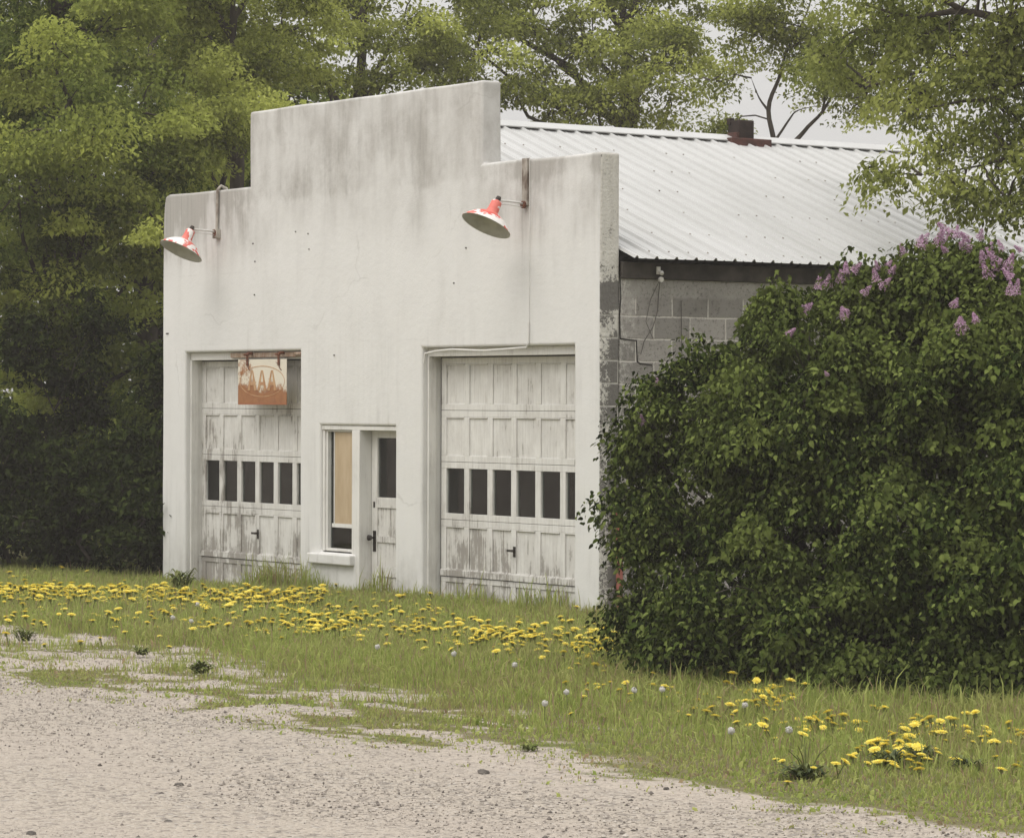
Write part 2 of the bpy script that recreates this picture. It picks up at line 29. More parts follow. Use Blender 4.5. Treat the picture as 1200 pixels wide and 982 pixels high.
DAND_B = [(-0.05,-4.84),(-0.08,-4.42),(-0.95,-4.4),(-1,-3.09),(-3,-3.29),(1.76,-4.19),(0.15,-2.98),(-0.87,-4.77),(1.23,-4.91),(2.19,-4.2),(-0.46,-4.47),(-1.52,-3.43),(0.9,-4.63),(1.55,-4.43),(1.16,-5.16),(0.7,-4.54),(0.41,-3.35),(0.62,-5.87),(0.88,-5.49),(-1.22,-4.77),(-3.25,-3.58),(-1.79,-2.91),(1.24,-4.31),(-0.31,-5.15),(-1.37,-5.18),(-0.89,-3.59),(1.39,-4.54),(0.05,-3.96),(0.21,-5.04),(-3.29,-1.41),(0.93,-3.24),(-0.66,-5.63),(0.23,-4.37),(0.41,-3.57),(0.57,-4.12),(-0.52,-5.3),(-0.54,-3.45),(0.74,-3.35),(-0.65,-4.69),(1.38,-3.87),(0.07,-4.93),(-1.93,-4.1),(0.66,-3.28),(-0.74,-5.06),(0.33,-3.33),(-1.61,-3.45),(0.94,-4.1),(-0.95,-3.09),(-0.2,-4.15),(0.15,-4.63),(-0.09,-3.72),(-0.92,-3.56),(1.18,-4.37),(-0.74,-5.28),(0.56,-5.58),(0.02,-5.57),(0.99,-5.37),(0.57,-4.29),(-1.98,-4.72),(-0.49,-4.64),(0.68,-3.94),(-2.09,-3.35),(0.72,-5.71),(-1.27,-5.12),(-2.19,-2.75),(0.03,-4.18),(0.6,-4.99),(-0.32,-4.59),(1.66,-4.27),(-0.33,-2.54),(-0.11,-4.03),(-0.96,-3.99),(-0.25,-3.18),(-0.12,-4.33),(-1.5,-3.31),(2.05,-3.92),(0.82,-4.06),(1.42,-4.87),(-0.9,-3.55),(-0.43,-4.8),(0.33,-4.27),(-1,-5.3),(0.21,-5.06),(-2.33,-4.38),(1.5,-6.32),(-0.52,-4.21),(-0.38,-5.34),(0.53,-3.93),(2.4,-5.96),(-1.26,-4.45),(-4.64,-3.59),(0.85,-6.31),(0.21,-3.59),(-0.66,-5.37),(2.24,-4.16),(-0.41,-3.48),(0.04,-4.01),(1.35,-5.77),(1.14,-4.54),(-1.9,-2.09),(-0.43,-4.94),(1.1,-5.69),(0.61,-4.02),(0.25,-4.33),(1.16,-4.14),(-0.54,-3.54),(1.32,-3.98),(0.83,-4.55),(0.99,-3.23),(-3.61,-4.12),(-0.1,-5.12),(-0.5,-3.91),(0.3,-3.6),(-0.83,-4.36),(0.51,-4.81),(-1.33,-3.35),(-0.4,-5.65),(-0.17,-4.91),(0.88,-4.2),(1.17,-3.75),(-0.83,-3.38),(-0.13,-4.47),(-1.2,-1.99),(1.13,-4.33),(0.15,-5.77),(-0.53,-4.06),(-1.87,-4.58),(2.12,-4.65),(1.12,-4.05),(1.61,-6.1),(1.73,-3.87),(0.73,-5.43),(-1.24,-3.67),(2.04,-5.61),(1.56,-4.44),(-0.57,-5.4),(2.73,-5.72),(-1.15,-5.3),(0.21,-5.78),(-0.11,-4.86)]
DAND_C = [(-1.06,-1.72),(-0.56,-2.23),(1.02,-2.68),(-2.94,-1.49),(0.14,-3.17),(-0.04,-2.37),(-1.72,-1.11),(-2.56,-0.38),(-0.68,-2.15),(-1.89,-0.89),(1.39,-3.74),(-0.73,-2.59),(-1.84,-1.73),(-2.99,-0.46),(-0.39,-1.52),(0.66,-2.55),(-1.21,-1.44),(0.05,-2.63),(-0.37,-2.69),(0.42,-3.31),(1.07,-3.33),(-0.1,-2.71),(-0.58,-1.36),(-2.95,-0.96),(-0.59,-1.31),(-1.45,-2.22),(1.64,-4.07),(0.02,-2.6),(-2.16,-0.99),(0.12,-2.68),(1.45,-3.54),(-1.82,-1.12),(-0.02,-2.81),(-1.45,-2.02),(2.44,-3.49),(1.3,-3.78),(-0.63,-2.77),(0.3,-2.73),(-0.63,-2.9),(1.13,-3.7),(1.33,-2.77),(0.7,-3.37),(0.69,-3.53),(-1.16,-2.14),(0.04,-2.65),(-0.86,-1.98),(2.45,-4.13),(-0.27,-1.76),(-0.81,-2.32),(1.58,-2.92),(0.44,-2.58),(0.97,-3.21),(0.21,-2.86),(0.45,-2.89),(0.87,-2.49),(-0.62,-1.42),(1.22,-3.23),(0.02,-3.22),(1.96,-3.91),(0.26,-2.83),(-1.74,-2.05),(3.02,-4.25),(2.15,-3.54),(2.02,-3.72),(0.54,-2.54),(1.78,-3.39),(0.93,-2.57),(-0.92,-2.21),(0.14,-2.6),(-0.92,-1.07),(-2.78,-0.94),(1.02,-3.08),(0.44,-2.81),(-1.89,-1.75),(0.95,-3.14),(1.44,-2.77),(2.18,-3.94),(0.79,-3.47),(-0.4,-1.44),(1.2,-2.81),(-0.88,-2.63),(-0.79,-1.15),(-1.2,-1.37),(2.36,-3.4),(0.62,-3.34),(-1.95,-0.48),(-1.07,-1.42),(1.26,-3.59),(0.59,-2.73),(-1.85,-0.89),(0.25,-3),(0.49,-3.6),(0.22,-2.73),(1.44,-3.42),(-1.93,-0.55),(2.2,-3.49),(-0.58,-2.82),(1.53,-2.77),(0.98,-2.49),(0.16,-2.15),(0.99,-3.96),(0.34,-3.37),(1.03,-3.63),(1.19,-3.74),(1.02,-3.96),(1.09,-3.36),(0.88,-3.62),(1.02,-3.39),(0.31,-3.32),(1.58,-3.72),(1.68,-4.03),(1.2,-3.8),(0.52,-3.54),(1.15,-3.7),(0.73,-3.31),(0.9,-3.64),(0.87,-3.57),(1.45,-3.74),(1.28,-4.11),(1.12,-3.64),(1.34,-3.75),(0.51,-3.16),(0.67,-3.23),(1.1,-3.59),(0.87,-3.79),(0.74,-3.48),(1.22,-3.37),(1.55,-4.01),(0.94,-3.57),(1.03,-3.98),(1.72,-3.87),(1.26,-3.94),(1.36,-3.57),(0.41,-3.22),(0.82,-3.45),(1.05,-3.95),(0.9,-3.56),(0.98,-3.22),(0.02,-3.37),(0.96,-3.48),(0.17,-3.22),(0.53,-3.45),(0.68,-3.42),(0.9,-3.69),(1.03,-3.76),(0.26,-3.77),(1.16,-3.48),(0.83,-3.69),(0.81,-3.58),(0.96,-3.31),(0.7,-3.37),(0.37,-3.34),(0.78,-3.58),(0.97,-3.64),(1.21,-3.72),(1.41,-3.9),(1.5,-3.81),(1.39,-3.86),(0.41,-3.21),(0.92,-3.55),(2.72,-2.14),(1.73,-3.99),(-1.13,-4),(3.06,-3.24),(-1.28,-2),(-0.77,-2.29),(-0.25,-2.81),(2.06,-3.38),(2.98,-2.94),(2.58,-3.12),(-1.78,-3.29),(-3.38,-2.27),(3.01,-2.63),(2.88,-3.02),(-0.16,-2.95),(-0.78,-3.99),(4.2,-3.38),(4.38,-3.51),(0.84,-2.52),(2.44,-2.93),(0.57,-1.75),(1.56,-2.92),(3.3,-2.59),(-1.37,-3.24),(3.05,-2.79),(0.47,-3.38),(0.54,-3.4),(2.99,-2.67),(2.88,-2.58),(-3.41,-2.43),(-0.13,-2.94),(-1.97,-3.51),(2.21,-3.2),(2.24,-3.63),(-1.04,-2.45),(1.6,-3.16),(1.95,-2.92),(2.65,-3.07),(1.97,-1.93),(-1.13,-2.47),(2.05,-1.86),(-3.74,-2.43),(1.74,-2.73),(-3.69,-2.24),(-3.28,-2.04),(0.68,-4.56),(2.75,-2.47),(-2.96,-3.05),(0.88,-2.82),(0.04,-1.74),(-2,-3.62),(-2,-2.45),(-2.93,-2.86),(-0.8,-2.89),(-2.45,-2.91),(4.22,-3.55),(-1.49,-2.49),(1.43,-2.95),(-4.04,-1.45),(-2.24,-3.02),(0.95,-3.1),(0.52,-2.32),(0.9,-4.6),(4.68,-3.75),(0.1,-3.47),(1.43,-3.13),(-0.66,-2.19),(2.95,-2.31),(-1.2,-3.37),(-2.01,-2.21),(1.6,-2.93),(0.88,-2.17),(1.47,-3.19),(-2.95,-2.95),(-2.21,-2.36),(0.1,-3.28),(0.12,-2.29),(-1.15,-2.61),(1.24,-1.99),(2.87,-2.19),(-3.71,-2.18),(1.92,-3.43),(0.82,-1.44),(0.1,-3.26),(-0.78,-2.87),(-3.42,-1.9),(-3.62,-2.39),(0.29,-3.23),(3.2,-4.01),(2.86,-3.38),(2.47,-3.44),(-4.2,-1.57),(0.16,-3.28),(3.56,-3.16),(-2.49,-2.14),(-2.27,-3.18),(2.21,-2.36),(-3.16,-2.42),(-3.09,-2.68),(-0.93,-3.32),(1.34,-2.73),(0.69,-2.71),(2.93,-2.48),(-1.04,-2.64),(-1.58,-1.74),(-1.2,-2.63),(-0.01,-2.26),(0.23,-2.11),(3.2,-2.79),(-0.08,-2.41),(-1.98,-2.35),(2.67,-2.88),(2.38,-3.87),(3.67,-2.86),(0.82,-4.04),(2.67,-2.56),(3.56,-2.86),(0.94,-3.06),(-2.04,-3.1),(-0.94,-2.42),(0.66,-3.37),(0.69,-2.94),(-1.8,-2.83),(-2.83,-2.69),(0.16,-2.44),(3.75,-2.97),(3.77,-3.38),(3.87,-3.06),(-0.6,-2.82),(-0.6,-1.42),(2.67,-2.67),(2.95,-2.44),(-3,-2.35),(-2.24,-3.1),(-2.56,-3.33),(2.85,-2.8),(3.33,-3.43),(2.35,-2.64),(4.4,-4.08),(4.58,-3.54),(-1.63,-3.46),(-0.58,-3.41),(-0.74,-2.38),(1.25,-2.4),(-0.12,-2.33),(0.65,-3.09),(-3.73,-2.48),(-3.3,-2.73),(-1.02,-4.02),(-2.31,-2.79)]
DAND_D = [(2.34,-2.8),(2.74,-2.95),(2.35,-2.89),(2.21,-2.73),(2.33,-2.7),(2.64,-2.82),(2.53,-2.74),(1.93,-2.88),(2.88,-3.18),(3.01,-3.12),(2.98,-3.03),(2.69,-2.88),(2.76,-2.89),(2.83,-3.09),(2.31,-2.16),(2.58,-3.01),(2.8,-2.96),(2.2,-2.24),(2.37,-2.32),(2.93,-3.31),(2.76,-3),(2.94,-3.13),(3.04,-3),(2.3,-2.98),(3.72,-3.41),(3.32,-3.21),(3.68,-3.61),(2.55,-3),(3.36,-3.62),(2.93,-3.26),(1.94,-2.76),(3.17,-3.09),(2.94,-2.96),(2.55,-2.94),(2.48,-3.07),(2.83,-2.76),(2.52,-3.15),(2.14,-2.8),(2.4,-2.79),(3.3,-3.68),(3,-2.8),(2.71,-2.64),(3.32,-3.43),(3.15,-3.23),(2.61,-3.53),(2.66,-3.05),(2.24,-3.01),(3.07,-3.11),(3.2,-3.17),(3.03,-2.97),(2.46,-2.87),(2.26,-2.77),(2.61,-3.14),(1.94,-2.98),(2.9,-3.31),(3,-2.96),(2.52,-2.86),(3.17,-3.07),(2.67,-3.11),(3.19,-3.24),(3.37,-3.53),(2.68,-2.7),(2.32,-2.75),(2.81,-3.26),(3.53,-3.25),(2.62,-2.87),(2.9,-3.26),(3.05,-3.32),(2.9,-3.14),(3.6,-3.72),(2.94,-2.88),(2.94,-3.34),(2.35,-2.54),(3.67,-3.64),(2.63,-2.87),(3.63,-3.5),(2.55,-2.96),(2.8,-3.09),(2.99,-3.5),(3.72,-2.68),(3.76,-3.16),(2.61,-2.83),(1.75,-2.47),(2.05,-3.05),(4.73,-4.27),(4.33,-4.57),(1.29,-1.39),(-0.19,-1.91),(0.3,-0.44),(2.61,-2.65),(3.14,-3.56),(2.43,-3.63),(2.81,-3.88),(3.43,-3.83),(4.78,-4.54),(2.33,-2.64),(3.05,-2.26),(1.98,-2.35),(5.13,-4.19),(2.03,-2.39),(0.81,-2.54),(2.72,-2.31),(0.36,-1.19),(2.6,-2.55),(3.4,-4.05),(3,-2.95),(1.17,-2.2),(2.19,-2.86),(3.51,-3.19),(1.92,-1.76),(3.18,-2.45),(1.94,-1.65),(3.66,-2.66),(4.91,-4.27),(2.35,-1.68),(1.76,-1.95),(1.81,-2.64),(4.97,-3.76),(-1.49,-0.95),(1.69,-2.2),(3.09,-2.69),(2.94,-3.6),(4.61,-3.61),(4.1,-3.92),(3.02,-3.66),(3.79,-4.1),(2.12,-2.46),(3.27,-3.22),(1.19,-2.79),(4.02,-3.01),(1.26,-2.94),(2.14,-3.48),(2.16,-3.08),(0.46,-1.71),(0.86,-2.03),(2.02,-1.49),(1.96,-3.29),(0.88,-2.11),(3.98,-3.7),(4.19,-3.96),(3.37,-2.75),(1.9,-2.35),(1.84,-3.07),(3.44,-3.74),(1.68,-3.21),(3.95,-3.73),(4.12,-3.4),(3.37,-2.43),(2.85,-3.17),(4,-3.61),(3.55,-4.26),(3.09,-3.67),(2.44,-2.18),(4.37,-3.76),(3.06,-2.67),(1.23,-2.81),(1.82,-2.61),(2.27,-3.27),(2.02,-2.9),(2.24,-3.31),(1.74,-2.73),(1.75,-2.69),(1.86,-2.85),(2.24,-2.9),(1.98,-2.67),(2.82,-3.57),(2.61,-3.44),(2.44,-3.29),(2.75,-3.47),(2.73,-3.12),(2.1,-2.88),(3.06,-3.5),(1.75,-2.73),(2.24,-2.8)]
DAND_E = [(3.92,-2.89),(3.59,-2.74),(2.63,-2.11),(3.13,-2.59),(3.66,-2.59),(2.65,-2.07),(4.65,-3.59),(4.29,-3.3),(3.32,-2.67),(3.55,-2.56),(3.58,-3.03),(4.34,-3.45),(2.88,-2.1),(2.93,-2.18),(4.11,-3.15),(3.36,-2.75),(3.63,-2.66),(4.6,-3.81),(4.12,-3.01),(4.39,-3.33),(4.23,-3.27),(3.36,-2.55),(3.97,-2.85),(3.4,-2.84),(2.42,-2.48),(4.03,-3.46),(4.5,-3.34),(4.8,-3.62),(3.21,-2.62),(3.76,-3.14),(3.07,-2.57),(3.76,-3.06),(3.58,-3.09),(4.69,-3.65),(2.88,-2.25),(3.84,-2.95),(1.46,-1.52),(3.66,-2.7),(3.52,-2.93),(4.85,-3.49),(4.56,-3.65),(3.69,-2.91),(3.65,-2.88),(3.24,-2.59),(3.04,-2.4),(3.34,-2.5),(3.66,-2.76),(4.23,-3.69),(3.68,-2.82),(4.71,-3.74),(4.24,-3.37),(2.84,-2.21),(4.2,-3.42),(6.81,-4.95),(5.62,-3.65),(7.97,-6.27),(5.81,-4.39),(5.86,-4.17),(5.22,-3.56),(6.5,-5.03),(4.51,-3.17),(7.04,-4.85),(6.84,-5.16),(6.99,-4.73),(6.59,-5.24),(6.97,-5.15),(4.98,-3.98),(4.76,-3),(8.16,-5.6),(5.37,-4.06),(7.2,-5.25),(4.65,-3.02),(6.53,-4.74),(5.11,-3.74),(6.85,-5.2),(7.18,-5.55),(6.96,-4.89),(7.27,-4.91),(4.49,-2.85),(6.88,-5.17),(6.55,-5.01),(7.38,-5.1),(7.56,-5.51),(1.91,-1.5),(5.39,-3.6),(6.07,-4.59),(7.38,-5.13),(6.44,-4.45),(5.48,-4.39),(5.31,-4.27),(7.08,-5.46)]
DAND_F = [(8.73,-5.63),(7.48,-4.46),(8.06,-4.69),(9.31,-5.93),(8.65,-5.57),(7.61,-4.58),(8.29,-5.14),(7.41,-4.32),(7.84,-4.56),(8.34,-5.09),(8.47,-5.35),(7.67,-4.7),(7.09,-4.35),(6.96,-4.1),(7.91,-4.84),(7.73,-4.32),(8.48,-5.06),(7.91,-4.72),(7.98,-4.98),(8.49,-5.28),(8.93,-5.72),(6.98,-3.67),(8.16,-4.97),(6.63,-3.88),(7.99,-5.14),(8.49,-5.14),(8.14,-4.88),(8.53,-5.12),(8.23,-4.85),(7.34,-4.42),(8.03,-4.6),(6.96,-4.17),(7.53,-4.35),(8.37,-5.15),(7.95,-4.56),(8.51,-5.61),(7.91,-4.73),(9.11,-5.8),(7.88,-4.74),(8.5,-5.29),(8.42,-5.14),(7.63,-4.48),(8.77,-5.4),(8.24,-4.93),(8.31,-5.13),(7.34,-4.28),(8.83,-5.57),(7.93,-4.84),(8.32,-5.01),(8.26,-5.19),(9.23,-5.6),(8.16,-4.95),(9.12,-5.9),(8.57,-5.87),(7.58,-4.92),(8.13,-4.75),(9.53,-6),(8.95,-5.59),(9.82,-6.09),(9.41,-5.94),(6.11,-3.58),(9.37,-5.6),(9.38,-5.58),(8.39,-5.47),(8.87,-5.83),(7.81,-5.2),(7.16,-4.4),(8.22,-5.52),(8.72,-5.87),(9.17,-5.54),(8.48,-5.13),(8.31,-5.17)]
DAND_G = [(9.27,-5.42),(8.84,-4.94),(9.47,-5.74),(9.05,-5.52),(9.06,-5.39),(9.15,-5.38),(9.3,-5.59),(8.84,-4.67),(8.82,-5.14),(9.44,-5.53),(9.51,-5.39),(9.08,-5.2),(9.13,-5.1),(9.13,-5.4),(9.05,-5.4),(9.13,-5.42),(9.13,-5.12),(9.38,-5.42),(9.11,-5.38),(9.48,-5.64),(9.16,-5.38),(8.9,-5.3),(9.16,-5.21),(9.23,-5.25),(9.3,-5.02),(9.1,-5.1),(8.85,-5.1),(8.94,-4.69),(9.1,-5.23),(9.12,-5.14),(9.51,-5.32),(9.31,-5.34),(9.33,-5.28)]
DAND_H = [(10.21,-5.26),(10.01,-5.35),(10.18,-5.46),(9.93,-5.31),(9.98,-5.52),(9.81,-5.1),(10.06,-5.09),(10.09,-5.59),(9.24,-4.65),(9.95,-5.22),(9.89,-5.21),(9.9,-5.37),(9.78,-5.4),(10.19,-5.36),(10.29,-5.67),(9.86,-5.14),(9.8,-5.11),(9.79,-4.98),(9.64,-5.11),(9.82,-5.29),(10.11,-5.12),(10.02,-5.15),(9.78,-4.95),(10.23,-5.72),(9.62,-4.91),(9.93,-5.16),(10.08,-5.44),(10.09,-5.62),(9.84,-5.14),(10.19,-5.72),(9.61,-5.02),(10.01,-5.36),(10.27,-5.47),(9.95,-5.19),(10.48,-5.41),(10.05,-5.56),(10.19,-5.6),(9.92,-5.41),(10.1,-5.16),(9.86,-5.01),(9.59,-5.16),(9.83,-5.07),(9.96,-5.04),(10.09,-5.19),(9.86,-5.38),(10.06,-5.3),(10.75,-6.34),(10.77,-6.23),(10.1,-5.83),(10.42,-5.96),(10.47,-6.14),(10.23,-5.81),(10.79,-6.38),(10.42,-6.2),(10.77,-6.18),(10.61,-6.12),(10.5,-6.27),(10.52,-6.24),(10.29,-6),(10.74,-6.32),(10.56,-6.21),(10.68,-6.18),(10.38,-6.14),(10.57,-6.12),(10.75,-6.11),(10.63,-6.32),(10.72,-6.17),(10.31,-5.86),(10.65,-6.25),(10.46,-6.12),(10.45,-6),(10.47,-6.18),(10.7,-6.29),(10.32,-5.96),(10.42,-5.97),(10.47,-5.99),(10.63,-6.15),(10.45,-5.83),(11.09,-6.44),(11.05,-6.36),(10.77,-6.11),(10.83,-6.25),(10.54,-5.97),(10.56,-5.83),(10.85,-5.99),(11.06,-6.43),(10.77,-6.19),(10.99,-6.32),(10.91,-6.1),(10.39,-5.88),(10.94,-6.31),(10.84,-6.17)]
DAND_I = [(11.19,-5.8),(11.39,-6.06),(10.85,-5.63),(10.47,-5.12),(10.36,-5.01),(10.14,-5.03),(10.62,-5.34),(10.2,-5.03),(10.19,-4.81),(9.92,-4.9),(10.14,-4.85),(10.61,-5.48),(9.45,-4.48),(10.43,-5.28),(11.1,-6.14),(10.52,-5.36),(11.61,-6.35),(11.06,-5.8),(10.34,-4.97),(10.23,-4.9),(10.6,-5.6),(9.98,-4.97),(10.14,-5.02),(11.03,-6.58),(10.49,-6.78),(10.98,-6.86),(10.97,-6.84),(11.06,-6.66),(11.28,-6.58),(10.33,-6.7),(10.59,-6.4),(10.91,-6.93),(10.94,-6.5),(10.65,-6.45),(10.99,-6.37),(10.78,-6.35),(11.2,-7.39),(10.76,-6.47)]
DAND_J = [(-9.85,-0.21),(-8.43,-1.55),(-9.33,-0.51),(-9.36,-0.45),(-6.43,-2.22),(-7.15,-2.14),(-8.29,-1.61),(-6.93,-2.2),(-8.77,-0.49),(-6.7,-2.29),(-8.76,-1.48),(-8.3,-1.7),(-9.24,-0.91),(-8.78,-1.28),(-7.3,-1.65)]
CLOCKS = [(5.83,-5.14),(8.7,-5.56),(9.96,-6.69),(9.97,-6.29),(7.58,-5.49),(7.8,-5.46),(8.01,-6.49),(7.45,-5.9),(5,-5.03),(4.03,-5.03),(0.85,-4.72),(0.69,-4.79),(-1.12,-3.5)]
WEEDS = [(10.88,-6.97),(10.78,-6.31),(10.73,-6.05),(11.14,-6.11),(-4.75,-1.61),(3.95,-6.42),(2.31,-5.97),(9.09,-7.38),(0.66,-6.07)]
STONES = [(9.83,-8.2),(9.4,-9.71),(8.23,-8.66),(10.59,-11.12),(10.66,-9.25),(10.84,-7.83),(10.23,-10.7),(10.58,-10.44)]
FLOWERS = [(6.43,-2.94,2.72),(6.45,-2.91,2.73),(6.21,-2.82,2.71),(6.64,-2.95,2.8),(6.71,-2.95,2.81),(6.85,-2.98,2.65),(6.91,-2.82,2.84),(6.95,-2.83,2.79),(6.87,-2.86,2.83),(6.91,-2.91,2.74),(6.95,-2.89,2.7),(7.37,-2.61,3.02),(7.44,-2.62,2.96),(7.42,-2.56,3.01),(7.33,-2.63,3.04),(7.48,-2.58,2.93),(7.44,-2.47,3.02),(7.62,-2.56,2.93),(7.68,-2.58,2.9),(7.75,-2.6,2.84),(7.81,-2.59,2.79),(8.04,-2.76,2.73),(7.7,-2.52,2.93),(7.78,-2.42,2.93),(8.05,-2.74,2.63),(8.09,-2.83,2.62),(7.82,-3.07,2.55),(8.13,-3.3,2.39),(8.19,-3.22,2.44),(6.25,-2.98,2.56),(5.11,-3.43,1.92),(5.16,-3.4,2.03),(5.11,-3.5,1.76),(7.23,-3.63,2.1),(6.96,-2.71,2.92),(7.16,-2.74,2.96),(7.11,-3.37,2.5),(7.06,-2.67,3),(6.66,-3.48,2.37),(7.29,-2.7,2.99),(7.75,-2.68,2.74),(7.75,-2.62,2.81),(7.67,-2.64,2.84),(7.37,-2.71,2.93),(6.6,-2.96,2.75)]

# ------------------------------------------------------------------ object helpers
def link(o, parent=None):
    COL.objects.link(o)
    if parent is not None:
        o.parent = parent
    return o

def tag(o, label=None, cat=None, group=None, kind=None):
    for k, v in (('label', label), ('category', cat), ('group', group), ('kind', kind)):
        if v: o[k] = v
    return o

def thing(name, label, cat, loc=(0, 0, 0), group=None, rz=0):
    o = bpy.data.objects.new(name, None)
    o.empty_display_size = .3
    o.location = loc; o.rotation_euler = (0, 0, rz)
    return tag(link(o), label, cat, group)

def np_mesh(name, V, polys, mats, midx=None, smooth=False):
    """polys: list of int arrays (n, k)"""
    V = np.asarray(V, np.float32)
    me = bpy.data.meshes.new(name)
    me.vertices.add(len(V)); me.vertices.foreach_set('co', V.ravel())
    loops = np.concatenate([np.asarray(a).ravel() for a in polys]).astype(np.int32)
    tot = np.concatenate([np.full(len(a), np.asarray(a).shape[1]) for a in polys]).astype(np.int32)
    st = np.concatenate([[0], np.cumsum(tot)[:-1]]).astype(np.int32)
    me.loops.add(len(loops)); me.loops.foreach_set('vertex_index', loops)
    me.polygons.add(len(tot)); me.polygons.foreach_set('loop_start', st)
    try: me.polygons.foreach_set('loop_total', tot)
    except Exception: pass
    for m in mats: me.materials.append(m)
    if midx is not None: me.polygons.foreach_set('material_index', np.asarray(midx, np.int32))
    me.polygons.foreach_set('use_smooth', np.full(len(tot), smooth))
    me.update(calc_edges=True); me.validate()
    return me

class MB:
    """collects boxes, prisms and tubes, then links them as one mesh object"""
    def __init__(s): s.v = []; s.f = []; s.m = []
    def add(s, vs, fs, m=0):
        b = len(s.v); s.v += [tuple(v) for v in vs]
        s.f += [tuple(i + b for i in f) for f in fs]; s.m += [m] * len(fs)
    def box(s, a, b, m=0):
        x0, y0, z0 = a; x1, y1, z1 = b
        s.add([(x0,y0,z0),(x1,y0,z0),(x1,y1,z0),(x0,y1,z0),(x0,y0,z1),(x1,y0,z1),(x1,y1,z1),(x0,y1,z1)],
              [(0,3,2,1),(4,5,6,7),(0,1,5,4),(1,2,6,5),(2,3,7,6),(3,0,4,7)], m)
    def tube(s, pts, rad, n=8, m=0, cap=True):
        pts = [Vector(p) for p in pts]
        if not hasattr(rad, '__len__'): rad = [rad] * len(pts)
        rings = []
        prev = None
        for i, p in enumerate(pts):
            d = (pts[min(i+1, len(pts)-1)] - pts[max(i-1, 0)]).normalized()
            if prev is None:
                a = d.orthogonal().normalized()
            else:
                a = prev - d * prev.dot(d)
                a = a.normalized() if a.length > 1e-5 else d.orthogonal().normalized()
            prev = a; c = d.cross(a)
            rings.append([p + (a * math.cos(2*math.pi*k/n) + c * math.sin(2*math.pi*k/n)) * rad[i] for k in range(n)])
        vs = [v for r in rings for v in r]; fs = []
        for i in range(len(rings)-1):
            for k in range(n):
                fs.append((i*n+k, i*n+(k+1)%n, (i+1)*n+(k+1)%n, (i+1)*n+k))
        if cap:
            fs.append(tuple(reversed(range(n)))); fs.append(tuple(range((len(rings)-1)*n, len(rings)*n)))
        s.add(vs, fs, m)
    def build(s, name, mats, parent=None, off=(0, 0, 0), bevel=0, smooth=False, seg=2):
        if not isinstance(mats, (list, tuple)): mats = [mats]
        me = bpy.data.meshes.new(name)
        me.from_pydata([(v[0]-off[0], v[1]-off[1], v[2]-off[2]) for v in s.v], [], s.f)
        for m in mats: me.materials.append(m)
        me.polygons.foreach_set('material_index', s.m)
        if smooth: me.polygons.foreach_set('use_smooth', [True]*len(s.f))
        me.update()
        o = link(bpy.data.objects.new(name, me), parent)
        if bevel:
            b = o.modifiers.new('bevel', 'BEVEL'); b.width = bevel; b.segments = seg; b.limit_method = 'ANGLE'; b.angle_limit = R(40)
        return o

